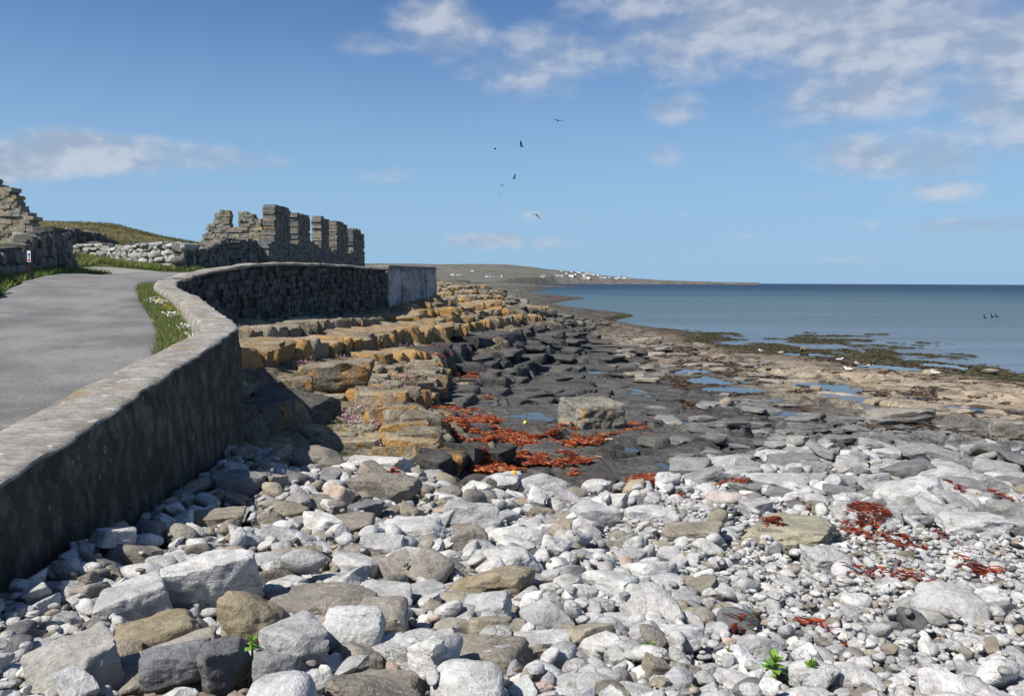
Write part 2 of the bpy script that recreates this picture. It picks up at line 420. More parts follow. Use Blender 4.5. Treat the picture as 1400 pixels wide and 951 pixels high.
def hill_material():
    m, t = new_mat('stony_hill_fields')
    pos = t.n('ShaderNodeNewGeometry').outputs['Position']
    a = t.noise(pos, 0.006, 5, 0.6); b = t.noise(pos, 0.03, 5, 0.65)
    vor = t.n('ShaderNodeTexVoronoi', {'Vector': t.n('ShaderNodeMapping', {'Vector': pos, 'Scale': (1, 0.35, 0)}).outputs[0], 'Scale': 0.012, 'Randomness': 0.9})
    fld = t.n('ShaderNodeSeparateColor', {0: vor.outputs['Color']}).outputs[0]
    edge = t.n('ShaderNodeTexVoronoi', {'Vector': t.n('ShaderNodeMapping', {'Vector': pos, 'Scale': (1, 0.35, 0)}).outputs[0], 'Scale': 0.012, 'Randomness': 0.9}, feature='DISTANCE_TO_EDGE').outputs[0]
    col = t.mix(t.rng(fld, 0.25, 0.8), (0.105, 0.102, 0.092), (0.085, 0.10, 0.06))
    col = t.mix(t.rng(a, 0.4, 0.6), col, (0.125, 0.11, 0.092))
    col = t.mix(t.rng(b, 0.45, 0.62, 0, .6), col, (0.17, 0.168, 0.162))
    col = t.mix(t.rng(edge, 0.0, 0.06, 0.6, 0.0), col, (0.08, 0.08, 0.075))
    finish(t, col, 0.95, spec=0.1)
    return m

M = dict(
    terrain=terrain_material(), stone=stone_material('limestone', False), stone_attr=stone_material('limestone_pebbles', True),
    lichen=lichen_rock_material(), wallstone=wall_stone_material(), ptop=parapet_material('parapet_top', True),
    pface=parapet_material('parapet_face', False), concrete=concrete_material(), asphalt=asphalt_material(),
    sea=sea_material(), pool=pool_material(), hill=hill_material(),
    blade=attr_mat('grass_blades', 0.7, 0.2, 0.3), weed=attr_mat('wrack', 0.45, 0.4, 0.15), leaf=attr_mat('leaf', 0.5, 0.4, 0.25),
    white=simple_mat('white_render', (0.8, 0.8, 0.78), 0.8, 0.06, 0.4), slate=simple_mat('slate_roof', (0.12, 0.12, 0.13), 0.7, 0.2, 0.6),
    black=simple_mat('black_plumage', (0.012, 0.012, 0.014), 0.9, 0.2, spec=0.05), gullwhite=simple_mat('white_plumage', (0.8, 0.8, 0.8), 0.7, 0.05),
    gullgrey=simple_mat('dark_plumage', (0.06, 0.06, 0.065), 0.7, 0.1), bill=simple_mat('yellow_bill', (0.6, 0.35, 0.03), 0.5, 0.1),
    post=simple_mat('black_post', (0.014, 0.014, 0.015), 0.5, 0.2, 20), plate=simple_mat('white_plate', (0.75, 0.75, 0.75), 0.5, 0.05),
    blue=simple_mat('blue_paint', (0.03, 0.08, 0.35), 0.5, 0.05), red=simple_mat('red_paint', (0.45, 0.02, 0.02), 0.5, 0.05),
    core=simple_mat('wall_core', (0.07, 0.068, 0.062), 0.95, 0.4, 5.0, 0.8, 0.05),
    yellow=simple_mat('yellow_shell', (0.62, 0.40, 0.05), 0.5, 0.15, 30), float=simple_mat('yellow_green_float', (0.55, 0.60, 0.10), 0.45, 0.1, 30),
    rope=simple_mat('bleached_rope', (0.5, 0.46, 0.38), 0.9, 0.2, 40),
)

# ------------------------------------------------------------------ wall line and terrain
def polyline_dist(P, L):
    """signed distance (left of travel positive) and arc position along polyline L (k,2)"""
    L = np.asarray(L, float); best = np.full(len(P), 1e9); sg = np.zeros(len(P)); arc = np.zeros(len(P)); acc = 0
    for i in range(len(L) - 1):
        a = L[i]; d = L[i + 1] - a; ln = np.hypot(*d); d = d / ln
        rx = P[:, 0] - a[0]; ry = P[:, 1] - a[1]
        tt = np.clip(rx * d[0] + ry * d[1], 0, ln)
        dist = np.hypot(rx - tt * d[0], ry - tt * d[1])
        cr = d[0] * ry - d[1] * rx
        up = dist < best - 1e-9
        sg = np.where(up, np.sign(cr), sg); arc = np.where(up, acc + tt, arc); best = np.where(up, dist, best); acc += ln
    return best * np.where(sg == 0, 1, sg), arc

def catmull(pts, per=12):
    pts = np.asarray(pts, float); P = np.vstack([2 * pts[0] - pts[1], pts, 2 * pts[-1] - pts[-2]]); out = []
    for i in range(1, len(P) - 2):
        for t in np.linspace(0, 1, per, endpoint=False):
            out.append(0.5 * (2 * P[i] + (P[i + 1] - P[i - 1]) * t + (2 * P[i - 1] - 5 * P[i] + 4 * P[i + 1] - P[i + 2]) * t * t + (3 * P[i] - P[i - 1] - 3 * P[i + 1] + P[i + 2]) * t ** 3))
    out.append(P[-2]); return np.array(out)

# outer top edge of the sea wall: x, y, top z
WALL_A = np.array([(-1.9, -6, 2.95), (-2.42, 0, 3.41), (-3.0, 5.03, 3.80), (-3.75, 11.6, 4.33)])
WALL_B = catmull([(-3.75, 11.6, 4.33)] + [tuple(at(u, v, D)) for u, v, D in [(327, 445, 12.2), (308, 430, 13.6), (291, 418, 15.2), (277, 407.5, 16.7), (262, 401, 17.8), (247, 394, 18.9), (242.5, 389.5, 19.8), (245, 385, 20.8), (252, 380.5, 21.7), (268, 374.5, 22.6), (302, 367, 23.7)]] + [(-7.55, 25, 5.50)], 6)
WALL_C = catmull([(-7.55, 25, 5.50), (-6.7, 29, 5.62), (-5.1, 35, 5.54)])
WALL_D = np.array([(-5.1, 35, 5.54), (-3.5, 39.5, 5.65)])
WALL_E = np.array([(-3.5, 39.5, 5.65), (-7.5, 42.5, 5.6), (-12, 60, 5.6), (-14, 120, 5.5), (-30, 400, 5), (-60, 1500, 5)])
WLINE = np.vstack([WALL_A[:-1], WALL_B[:-1], WALL_C[:-1], WALL_D[:-1], WALL_E])[:, :2]

def ctrl(rows):
    out = []
    for r in rows:
        if r[0] == 'p': out.append(r[1:])
        else: out.append(tuple(atz(*r)))
    return np.array([tuple(map(float, o)) for o in out])

CR = ctrl([('p', -2.4, 1.2, 3.4), ('p', 0, 1.2, 3.5), ('p', 1.5, 1.5, 3.4), ('p', -1.0, 2, 3.45), ('p', 3, 2.2, 3.25),
    (0, 780, 3.3), (170, 690, 3.1), (340, 605, 2.8), (300, 951, 3.4), (700, 951, 3.35), (1100, 951, 3.25), (1400, 951, 3.2),
    (700, 800, 3.05), (700, 720, 2.75), (650, 662, 2.3), (1000, 800, 2.95), (1300, 800, 2.72), (1000, 700, 2.5), (1400, 720, 2.3),
    (450, 640, 2.75), (560, 650, 2.5), (1150, 640, 2.05), (1400, 650, 1.95), (850, 665, 2.25), (960, 650, 2.15),
    (700, 600, 2.02), (820, 592, 1.95), (700, 540, 1.75), (620, 560, 1.95), (620, 500, 1.95), (900, 620, 1.95), (900, 560, 1.65), (700, 490, 1.75), (800, 480, 1.35),
    (805, 452, 1.35), (850, 455, 0.85), (1000, 500, 0.9), (1000, 560, 1.5), (1100, 600, 1.75), (1200, 560, 1.15), (1200, 600, 1.6), (1400, 600, 1.35),
    (1300, 530, 0.62), (1400, 540, 0.55), (1150, 505, 0.42), (1100, 530, 0.8), (1200, 487, 0.0), (1060, 476, 0.02), (1330, 508, 0.08), (1400, 520, 0.05), (960, 465, 0.06), (880, 447, 0.06), (830, 438, 0.05), (760, 418, 0.05),
    (1150, 460, -0.03), (1000, 456, -0.05), (1300, 480, -0.05), (1180, 470, 0.03), (1400, 490, -0.25), (1200, 447, -0.22), (1400, 460, -0.6), (900, 430, -0.6), (800, 412, -0.4), (850, 405, -2), (1100, 420, -2), (1400, 410, -3), (1000, 395, -5),
    (345, 500, 3.25), (345, 452, 3.7), (350, 442, 3.84), (430, 438, 3.75), (530, 431, 3.68), (450, 500, 2.95), (550, 482, 2.85), (450, 565, 2.72), (400, 600, 2.75),
    (550, 560, 2.42), (575, 610, 2.38), (590, 545, 2.35), (575, 510, 2.5), (590, 472, 2.55), (640, 455, 2.75), (700, 442, 2.7), (750, 430, 2.4), (560, 445, 3.3), (600, 430, 3.55), (690, 420, 3.1),
    (600, 412, 4.0), (650, 402, 4.1), (690, 411, 3.55), ('p', -4.25, 55, 4.45), ('p', -3.5, 80, 4.5), ('p', -7, 90, 4.8), (700, 411, 1.5), (730, 413, 0.4),
    ('p', -6.5, 42, 4.7), ('p', -9, 50, 5.1), ('p', -11, 90, 5.2), ('p', -6, 120, 5.0), ('p', -20, 300, 5.2),
    (672, 403, 0.0), (655, 401, 0.6), (640, 395, 3.6), (690, 396, 0.8), (725, 395.5, 0.5), (745, 395.5, 0.05), (780, 396, -2), (720, 406, -0.8), (690, 390, 3.0),
    ('p', 10, 900, 3.5), ('p', 60, 900, 0.2), ('p', 160, 900, -4), ('p', -100, 900, 6), ('p', 600, 900, -6), ('p', 40, 40, -0.3), ('p', 80, 60, -3), ('p', 16, 6, 1.8), ('p', 25, 16, 0.9), ('p', 5, 2, 3.1)])
CL = ctrl([('p', -3.3, 0.5, 3.05), ('p', -8, 1, 3.15), ('p', -3.9, 5, 3.45), ('p', -9, 5, 3.55), ('p', -4.7, 11.5, 4.0), ('p', -9, 12, 4.12), ('p', -6.3, 15.4, 4.36),
    ('p', -10.8, 18, 4.64), ('p', -8.3, 18, 4.64), ('p', -9.0, 20, 4.85), ('p', -9.2, 22, 5.0), ('p', -13.2, 27, 5.16), ('p', -11, 27.5, 5.2), ('p', -8.4, 25.5, 5.2),
    ('p', -7.5, 29, 5.25), ('p', -6.2, 35, 5.2), ('p', -4.8, 39, 5.2), ('p', -11.6, 19, 4.95), ('p', -14, 27, 5.35), ('p', -17.3, 34, 6.0), ('p', -13, 34, 5.65), ('p', -12, 31, 5.3),
    ('p', -14, 22, 5.3), ('p', -18, 29, 6.4), ('p', -14, 42, 5.9), ('p', -10.5, 45, 5.5), ('p', -10, 56, 5.4), ('p', -7, 45, 5.2), ('p', -9, 70, 5.3), ('p', -12, 120, 5.3),
    ('p', *at(50, 305, 55)), ('p', *at(130, 307, 56)), ('p', *at(200, 320, 56)), ('p', *at(262, 330, 58)), ('p', *at(-60, 300, 52)), ('p', *at(90, 330, 44)), ('p', *at(190, 335, 46)), ('p', *at(150, 318, 75)), ('p', *at(262, 345, 90)),
    ('p', -60, 200, 6), ('p', -100, 500, 6), ('p', -40, 30, 9), ('p', -20, 12, 5), ('p', -300, 900, 8)])

def rbf_fit(C):
    q = np.column_stack([C[:, 0] / np.maximum(C[:, 1], 0.8) * 1.3, np.log(np.maximum(C[:, 1], 0.8))])
    d = np.sqrt(((q[:, None] - q[None]) ** 2).sum(-1) + 0.06 ** 2)
    n = len(q); A = np.zeros((n + 1, n + 1)); A[:n, :n] = d - np.eye(n) * 0.012; A[:n, n] = 1; A[n, :n] = 1
    w = np.linalg.solve(A, np.append(C[:, 2], 0)); return q, w

RBF_R = rbf_fit(CR); RBF_L = rbf_fit(CL)
def rbf_eval(rb, X, Y):
    q, w = rb; out = np.empty(len(X)); Yc = np.maximum(Y, 0.8)
    for s in range(0, len(X), 60000):
        e = slice(s, s + 60000)
        a = X[e] / Yc[e] * 1.3; b = np.log(Yc[e])
        out[e] = np.sqrt((a[:, None] - q[None, :, 0]) ** 2 + (b[:, None] - q[None, :, 1]) ** 2 + 0.06 ** 2) @ w[:-1] + w[-1]
    return out

# edge of the cobble beach against the bedrock
BEACH_EDGE = np.array([atz(*p)[:2] for p in [(330, 612, 2.8), (480, 618, 2.65), (560, 648, 2.45), (650, 664, 2.3), (740, 655, 2.28), (880, 668, 2.25), (960, 652, 2.15), (1050, 628, 2.05), (1200, 628, 2.0), (1400, 636, 1.95)]] + [(14, 12.0), (25, 9)])
# risers of the dark limestone beds: (points (u,v,z)), height, fall-back width
LEDGES = [
    ([(601, 490, 2.0), (640, 480, 1.95), (686, 467, 1.9), (737, 452, 1.9), (793, 443, 1.8)], 0.42, 5.0),
    ([(640, 505, 1.9), (672, 500, 1.85), (705, 486, 1.8), (712, 474, 1.75), (760, 460, 1.7), (800, 452, 1.6)], 0.38, 4.0),
    ([(642, 534, 1.85), (686, 528, 1.75), (712, 508, 1.65), (737, 489, 1.6), (780, 474, 1.45), (815, 466, 1.2)], 0.36, 3.0),
    ([(715, 545, 1.7), (768, 547, 1.65), (795, 538, 1.6), (812, 527, 1.5)], 0.26, 1.6),
    ([(612, 640, 2.2), (655, 632, 2.15), (668, 605, 2.05), (640, 590, 2.05)], 0.22, 0.8),
    ([(835, 660, 2.2), (850, 625, 2.05), (890, 590, 1.85), (905, 560, 1.65), (870, 525, 1.45)], 0.10, 1.2),
    ([(545, 556, 2.3), (590, 548, 2.25), (604, 525, 2.2), (600, 500, 2.3), (590, 485, 2.5)], 0.50, 1.6),
    ([(588, 640, 2.25), (604, 610, 2.2), (596, 575, 2.2), (560, 560, 2.3)], 0.34, 0.9),
    ([(900, 650, 2.1), (960, 640, 2.05), (1000, 600, 1.8), (1040, 585, 1.65), (1100, 600, 1.7)], 0.16, 1.0),
    ([(1200, 640, 1.95), (1260, 612, 1.7), (1340, 622, 1.75), (1400, 612, 1.5)], 0.2, 1.2),
    ([(820, 500, 1.35), (880, 482, 1.0), (960, 480, .75), (1010, 494, .8)], 0.28, 2.5),
    ([(1060, 545, .95), (1150, 560, 1.1), (1250, 572, 1.1), (1330, 590, 1.2), (1400, 592, 1.2)], 0.22, 2.5),
    ([(1040, 515, .7), (1150, 520, .6), (1290, 520, .5), (1400, 535, .5)], 0.12, 3.0),
]
LEDGES = [(np.array([atz(*p)[:2] for p in pts]), h, w) for pts, h, w in LEDGES]
POOLS = [(740, 577, 34, 5), (662, 552, 14, 4), (705, 570, 10, 3), (1150, 532, 46, 9), (970, 520, 30, 5), (1000, 533, 40, 4), (935, 507, 24, 3), (880, 540, 16, 3), (700, 508, 8, 3), (812, 508, 13, 3),
         (1060, 563, 26, 3), (910, 635, 12, 8), (1015, 492, 30, 3), (1290, 632, 20, 4), (1240, 545, 40, 4), (1220, 503, 40, 3), (1290, 500, 26, 3), (1330, 560, 22, 2.5), (765, 612, 10, 2), (690, 578, 9, 2), (850, 575, 12, 2), (1100, 485, 40, 3), (1385, 628, 18, 4), (720, 590, 22, 2.2), (1180, 545, 30, 3), (690, 513, 9, 2.5), (772, 600, 14, 2.5), (640, 571, 9, 2.5), (852, 612, 12, 3), (932, 577, 18, 2.5), (1078, 541, 22, 2.5), (790, 520, 10, 2), (1130, 575, 18, 2.5)]

def in_poly(P, poly):
    x, y = P[:, 0], P[:, 1]; ins = np.zeros(len(P), bool); n = len(poly)
    for i in range(n):
        x1, y1 = poly[i][:2]; x2, y2 = poly[(i + 1) % n][:2]
        c = ((y1 > y) != (y2 > y)) & (x < (x2 - x1) * (y - y1) / (y2 - y1 + 1e-12) + x1)
        ins ^= c
    return ins

PLATFORM = np.array([atz(*p)[:2] for p in [(596, 650, 2.2), (606, 590, 2.1), (605, 500, 2.0), (600, 476, 2.0), (690, 452, 1.9), (760, 438, 1.8), (820, 436, .3), (1000, 462, .1), (1400, 505, .1), (1400, 640, 1.9), (1200, 632, 2.0), (900, 662, 2.2), (650, 664, 2.25)]] )
pools_xy = []

def surface(X, Y):
    """height and colour of the ground"""
    P = np.column_stack([X, Y])
    zr = rbf_eval(RBF_R, X, Y); zl = rbf_eval(RBF_L, X, Y)
    sd, _ = polyline_dist(P, WLINE)
    left = np.where(Y < 41, (sd > 0.35).astype(float), sstep(-1.5, 4.0, sd))
    be, _ = polyline_dist(P, BEACH_EDGE)                       # left of travel (seaward) positive
    beach = sstep(0.35, -0.35, be + 0.35 * fbm(P * 0.8, 3, 5)) * (Y < 18)
    rock = (1 - beach) * (1 - left)
    # domain warp so that ledges run ragged along joints
    f1, f2, cid = worley(np.column_stack([X * 1.05 + 0.35 * Y, Y * 0.62 - 0.2 * X]) * 0.9, 3)
    g1, g2, gid = worley(np.column_stack([X * 2.1 + 0.3 * Y, Y * 1.5 - 0.5 * X]), 9)
    near = sstep(120, 45, Y)
    dz = np.zeros(len(X))
    for L, h, w in LEDGES:
        d, arc = polyline_dist(P, L)
        d = d + (cid - 0.5) * 0.5 + 0.12 * (gid - .5) + 0.22 * fbm(P * 1.6, 3, 21) + 0.4 * fbm(P * 0.5, 2, 22)
        tot = np.hypot(*np.diff(L, axis=0).T).sum()
        end = sstep(0, 0.12 * tot, arc) * sstep(tot, 0.88 * tot, arc)
        wd = 0.05 + 0.0055 * Y; up_ = sstep(-wd, wd, d)
        dz += h * end * (up_ * np.exp(-np.maximum(d, 0) / w) - (1 - up_) * 0.25 * np.exp(np.minimum(d, 0) / (0.4 * w))) * (0.85 + 0.3 * cid)
    # bedding planes: quantise the gentle seaward dip into beds 0.16 m thick
    q = zr + 0.15 * fbm(P * 0.3, 4, 31, .55) + 0.05 * (cid - 0.5)
    st = 0.19; k = np.floor(q / st); fr = q / st - k
    bed = (k + sstep(0.42, 0.58, fr)) * st - zr
    crack = sstep(0.10, 0.0, f2 - f1)
    crack2 = sstep(0.08, 0.0, g2 - g1)
    seaw = sstep(0.35, 0.05, zr)                                # intertidal flats
    rough = fbm(P * 1.6, 5, 41, 0.6)
    rel = bed * 0.9 - 0.10 * crack - 0.03 * crack2 * (cid > .5) + 0.02 * (gid - 0.5) + 0.03 * rough + 0.018 * fbm(P * 7, 3, 51)
    shelf = sstep(2.0, 2.5, zr) * (X < 6)
    rel = rel * (1 - 0.6 * shelf) - 0.10 * shelf
    lumpy = sstep(3.0, 7.0, X - 0.0 * Y) * sstep(24, 14, Y)      # broken grey rock on the seaward right
    rel = rel + lumpy * (0.16 * (gid - 0.5) - 0.10 * crack2 + 0.10 * fbm(P * 0.9, 3, 61))
    flat = 0.20 * fbm(P * 0.33, 4, 71, 0.6) + 0.05 * fbm(P * 1.7, 3, 77)
    relz = (rel + dz) * (1 - seaw * 0.85) + flat * seaw * sstep(-1.2, -0.4, zr)
    far = sstep(70, 160, Y)
    relz = relz * (1 - far) + far * (0.5 * fbm(P * 0.06, 4, 81) + 0.25 * fbm(P * .4, 3, 83)) * sstep(0.2, 1.5, zr)
    pile = 0.05 * fbm(P * 0.9, 3, 91)
    right = zr + relz * rock + (pile - 0.16) * beach
    lz = zl + 0.012 * fbm(P * 1.5, 3, 95) + sstep(29, 40, Y) * 0.35 * fbm(P * 0.25, 4, 97)
    z = right * (1 - left) + lz * left
    # colours (linear albedo)
    n1 = fbm(P * 0.5, 4, 101)[:, None]; n2 = fbm(P * 2.5, 4, 103)[:, None]
    grey = np.array([[0.088, 0.083, 0.075]]) * (1 + 0.35 * n1 + 0.30 * n2 + 0.25 * (gid[:, None] - .5))
    pale = np.array([[0.215, 0.210, 0.20]]) * (1 + 0.25 * n1 + 0.35 * n2)
    tan = np.array([[0.33, 0.27, 0.195]]) * (1 + 0.25 * n1 + 0.25 * n2)
    brownw = np.array([[0.075, 0.047, 0.026]]) * (1 + 0.4 * n2)
    olive = np.array([[0.058, 0.050, 0.022]]) * (1 + 0.5 * n2)
    och = np.array([[0.28, 0.225, 0.145]]) * (1 + 0.3 * n1 + 0.35 * n2)
    c = grey.copy(); wet = np.full(len(X), 0.35)
    def blend(c, b, w): w = np.clip(w, 0, 1)[:, None]; return c * (1 - w) + b * w
    w_pale = np.maximum(sstep(2.5, 6.5, X) * sstep(22, 15, Y), sstep(8, 14, X) * sstep(30, 22, Y) * .5) + 0.55 * sstep(0.1, 0.5, n1[:, 0]) * sstep(3, 9, X) * sstep(60, 25, Y)
    c = blend(c, pale, w_pale * (0.75 + .5 * n1[:, 0]))
    w_tan = sstep(6, 12, X - 0.02 * Y) * sstep(21, 29, Y + 3.0 * n1[:, 0]) * sstep(55, 44, Y)
    w_tan = np.maximum(w_tan, .6 * sstep(4, 8, X) * sstep(36, 44, Y) * sstep(95, 70, Y))
    c = blend(c, tan, w_tan * sstep(-0.25, 0.15, n2[:, 0] + 0.6 * n1[:, 0] + 0.45))
    w_br = sstep(0.02, 0.30, fbm(P * 0.28, 4, 111) + 0.12) * sstep(4, 8, X) * sstep(19, 25, Y) * sstep(0.05, 0.4, zr) * (1 - .75 * w_tan)
    c = blend(c, brownw, w_br * 0.9)
    c = blend(c, olive, seaw * sstep(0.35, 0.15, zr) * sstep(25, 32, Y))
    c = blend(c, brownw * 1.2, (sstep(.5, .2, zr) - seaw * .9) * sstep(25, 35, Y) * .6)
    upper = sstep(2.15, 2.6, z) * (1 - left) * (1 - beach)      # splash zone: xanthoria and grit
    upper = np.maximum(upper, ((X < -1.3) & (Y > 12) & (Y < 30)).astype(float) * rock)
    c = blend(c, och, upper * (0.65 + 0.5 * n2[:, 0]))
    cr_ = np.maximum(crack, 0.6 * crack2) * rock * (1 - far) * (1 - seaw)
    c = c * (1 - 0.35 * cr_[:, None])                             # rock colour darker along the carved joints
    turf = sstep(0.18, 0.38, fbm(P * 1.3, 4, 121)) * upper * (X < -0.3)
    c = blend(c, np.array([[0.085, 0.095, 0.035]]), turf * 0.8)
    c = blend(c, np.array([[0.42, 0.415, 0.40]]) * (1 + .25 * n2), beach)
    # landward side
    grass = np.array([[0.080, 0.105, 0.030]]) * (1 + 0.35 * n2 + 0.3 * n1)
    heath = np.array([[0.115, 0.10, 0.045]]) * (1 + 0.35 * n2 + 0.3 * n1)
    land = blend(grass, heath, sstep(-0.15, 0.25, n1[:, 0] + 0.3 * sstep(35, 50, Y)))
    c = blend(c, land, left)
    farland = sstep(60, 120, Y) * sstep(0.6, 2.0, zr)
    c = blend(c, np.array([[0.105, 0.10, 0.075]]) * (1 + .5 * n1 + .4 * n2), farland * 0.8)
    wet = wet * rock + 0.55 * seaw * rock + 0.25 * w_br; wet = np.clip(wet * (1 - left) * (1 - upper), 0, 1)
    return z, np.column_stack([np.clip(c, 0.004, 0.8), wet]), dict(beach=beach, left=left, upper=upper, seaw=seaw)

S_COLS = np.concatenate([np.linspace(-1.25, -0.68, 36, endpoint=False), np.linspace(-0.68, 0.68, 640, endpoint=False), np.linspace(0.68, 1.25, 36)])
Y_ROWS = np.concatenate([np.geomspace(0.8, 9, 60, endpoint=False), np.geomspace(9, 95, 500, endpoint=False), np.geomspace(95, 950, 80)])
LOGY = np.log(Y_ROWS)
GX = (Y_ROWS[:, None] * S_COLS[None]); GY = np.repeat(Y_ROWS[:, None], len(S_COLS), 1)
gz, gc, ginfo = surface(GX.ravel(), GY.ravel())
GZ = gz.reshape(GX.shape)

def bilin(A, X, Y):
    X = np.atleast_1d(X).astype(float); Y = np.atleast_1d(Y).astype(float)
    ci = np.clip(np.interp(X / np.maximum(Y, .3), S_COLS, np.arange(len(S_COLS))), 0, len(S_COLS) - 1.001)
    ri = np.clip(np.interp(np.log(np.maximum(Y, .3)), LOGY, np.arange(len(LOGY))), 0, len(LOGY) - 1.001)
    c0 = ci.astype(int); r0_ = ri.astype(int); fc = ci - c0; fr = ri - r0_
    return (A[r0_, c0] * (1 - fr) * (1 - fc) + A[r0_ + 1, c0] * fr * (1 - fc) + A[r0_, c0 + 1] * (1 - fr) * fc + A[r0_ + 1, c0 + 1] * fr * fc)

def ground(X, Y): return bilin(GZ, X, Y)

def hit(u, v, dz=0.0):
    """ground point seen through photo pixels (arrays)"""
    d = ray(u, v); out = np.empty((len(d), 3))
    for i in range(len(d)):
        ys = np.geomspace(2.2, 900, 900)
        zz = bilin(GZ, d[i, 0] * ys, ys) + dz; rz = 5 + d[i, 2] * ys
        k = np.argmax(rz < zz); k = max(k, 1)
        a0 = rz[k - 1] - zz[k - 1]; a1 = rz[k] - zz[k]; tt = a0 / (a0 - a1 + 1e-9)
        yy = ys[k - 1] + (ys[k] - ys[k - 1]) * tt
        out[i] = (d[i, 0] * yy, yy, 5 + d[i, 2] * yy - dz)
    return out

# hollow out the tide pools
pool_list = []
fine = GY.ravel()
for i, (u, v, ru, rv) in enumerate(POOLS):
    p = hit([u], [v])[0]
    p2 = hit([u], [v + rv])[0]; p3 = hit([u], [v - rv])[0]
    rx = ru / F * p[1]; ry = max(0.25, min(abs(p3[1] - p2[1]) / 2, 6.0 * rx + .5, 4.5))
    dx = (GX - p[0]) / rx; dy = (GY - p[1]) / ry
    m = (np.abs(dx) < 2.5) & (np.abs(dy) < 2.5)
    if not m.any(): continue
    pp = np.column_stack([GX[m], GY[m]])
    rr = np.hypot(dx[m], dy[m]) + 0.55 * fbm(pp * (0.9 / max(0.35, rx)), 3, 200 + i)
    lev = float(np.percentile(GZ[m][np.hypot(dx[m], dy[m]) < 1.0], 25)) if (np.hypot(dx[m], dy[m]) < 1).any() else p[2]
    z = GZ[m]; inside = sstep(1.15, 0.75, rr)
    rim = sstep(2.0, 1.2, np.hypot(dx[m], dy[m]))
    z = z * (1 - rim) + np.maximum(z, lev + 0.015) * rim
    z = z * (1 - inside) + (lev - 0.05 - 0.06 * inside) * inside
    GZ[m] = z; pool_list.append((p[0], p[1], lev, rx * 1.5, ry * 1.5))

nr, nc = GX.shape
idx = np.arange(nr * nc).reshape(nr, nc)
quads = np.stack([idx[:-1, :-1], idx[:-1, 1:], idx[1:, 1:], idx[1:, :-1]], -1).reshape(-1, 4)
deep = (GZ.ravel()[quads].max(1) > -1.6)
terrain = link('rock_shore', mesh_np('rock_shore', np.column_stack([GX.ravel(), GY.ravel(), GZ.ravel()]), quads[deep], [M['terrain']], True, gc), kind='structure')

for (x, y, z, rx, ry) in pool_list:
    k = 28; a = np.linspace(0, 2 * np.pi, k, endpoint=False)
    rad = 1 + 0.12 * np.sin(3 * a + x) + 0.08 * np.sin(5 * a + y)
    V = np.column_stack([np.cos(a) * rx * rad, np.sin(a) * ry * rad, np.zeros(k)])
    V = np.vstack([V, [[0, 0, 0]]]); Fc = np.array([(i, (i + 1) % k, k) for i in range(k)])
    link('tide_pool', mesh_np('tide_pool', V, Fc, [M['pool']]), loc=(x, y, z), kind='structure')

# sea
sx = np.concatenate([-np.geomspace(40000, 10, 30), [0], np.geomspace(10, 40000, 40)]); sy = np.concatenate([[15], np.geomspace(25, 45000, 60)])
gx, gy = np.meshgrid(sx, sy); ii = np.arange(gx.size).reshape(gx.shape)
sq = np.stack([ii[:-1, :-1], ii[:-1, 1:], ii[1:, 1:], ii[1:, :-1]], -1).reshape(-1, 4)
link('sea', mesh_np('sea', np.column_stack([gx.ravel(), gy.ravel(), np.zeros(gx.size)]), sq, [M['sea']]), kind='structure')

# far hill across the sound
hx = np.linspace(-2600, 1500, 260); hy = np.linspace(880, 5200, 90)
HXg, HYg = np.meshgrid(hx, hy)
rel = HXg / HYg
prof_u = np.array([300, 500, 600, 690, 720, 750, 800, 850, 900, 950, 1000, 1040, 1100]); prof_y = np.array([358, 361, 361.5, 361.5, 364.5, 368.5, 374, 379.5, 383.2, 384.9, 386.0, 387.2, 390])
ph = (386 - np.interp(rel * F + 700, prof_u, prof_y) + (rel * F) * 0.0045) / F
yn = np.clip((HYg - 880) / (3900 - 880), 0, 1.4)
shape = np.interp(yn, [0, .35, .7, 0.9, 1.0, 1.15, 1.4], [0.0, 0.13, 0.42, 0.80, 1.0, 1.0, .6])
coast = np.interp(rel * F + 700, [560, 690, 700, 760, 900, 1040], [-0.2, 0.0, 0.45, 0.72, 0.85, 0.97])
HZg = 5 + ph * HYg * shape + 5 * fbm(np.column_stack([HXg.ravel(), HYg.ravel()]) * 0.004, 4, 301).reshape(HXg.shape) * yn
sunk = sstep(0.02, -0.05, yn - coast) if False else np.clip((yn - coast) / 0.03, 0, 1)
HZg = HZg * sunk - 6 * (1 - sunk)
HZg = np.where(rel * F + 700 > 1036, -8, HZg)
ii = np.arange(HXg.size).reshape(HXg.shape)
hq = np.stack([ii[:-1, :-1], ii[:-1, 1:], ii[1:, 1:], ii[1:, :-1]], -1).reshape(-1, 4)
link('far_hill', mesh_np('far_hill', np.column_stack([HXg.ravel(), HYg.ravel(), HZg.ravel()]), hq, [M['hill']]), kind='structure')
def hill_z(x, y):
    c = np.clip(np.interp(x, hx, np.arange(len(hx))), 0, len(hx) - 1.001); r = np.clip(np.interp(y, hy, np.arange(len(hy))), 0, len(hy) - 1.001)
    c0, r_ = int(c), int(r); fc, fr = c - c0, r - r_
    return HZg[r_, c0] * (1 - fr) * (1 - fc) + HZg[r_ + 1, c0] * fr * (1 - fc) + HZg[r_, c0 + 1] * (1 - fr) * fc + HZg[r_ + 1, c0 + 1] * fr * fc

# ------------------------------------------------------------------ rock shapes
def ico(n):
    bm = bmesh.new(); bmesh.ops.create_icosphere(bm, subdivisions=n, radius=1.0)
    V = np.array([v.co[:] for v in bm.verts]); Fc = np.array([[v.index for v in f.verts] for f in bm.faces]); bm.free()
    return V / np.linalg.norm(V, axis=1)[:, None], Fc
ICO = {n: ico(n) for n in (2, 3, 4, 5)}   # 80, 320, 1280, 5120 triangles

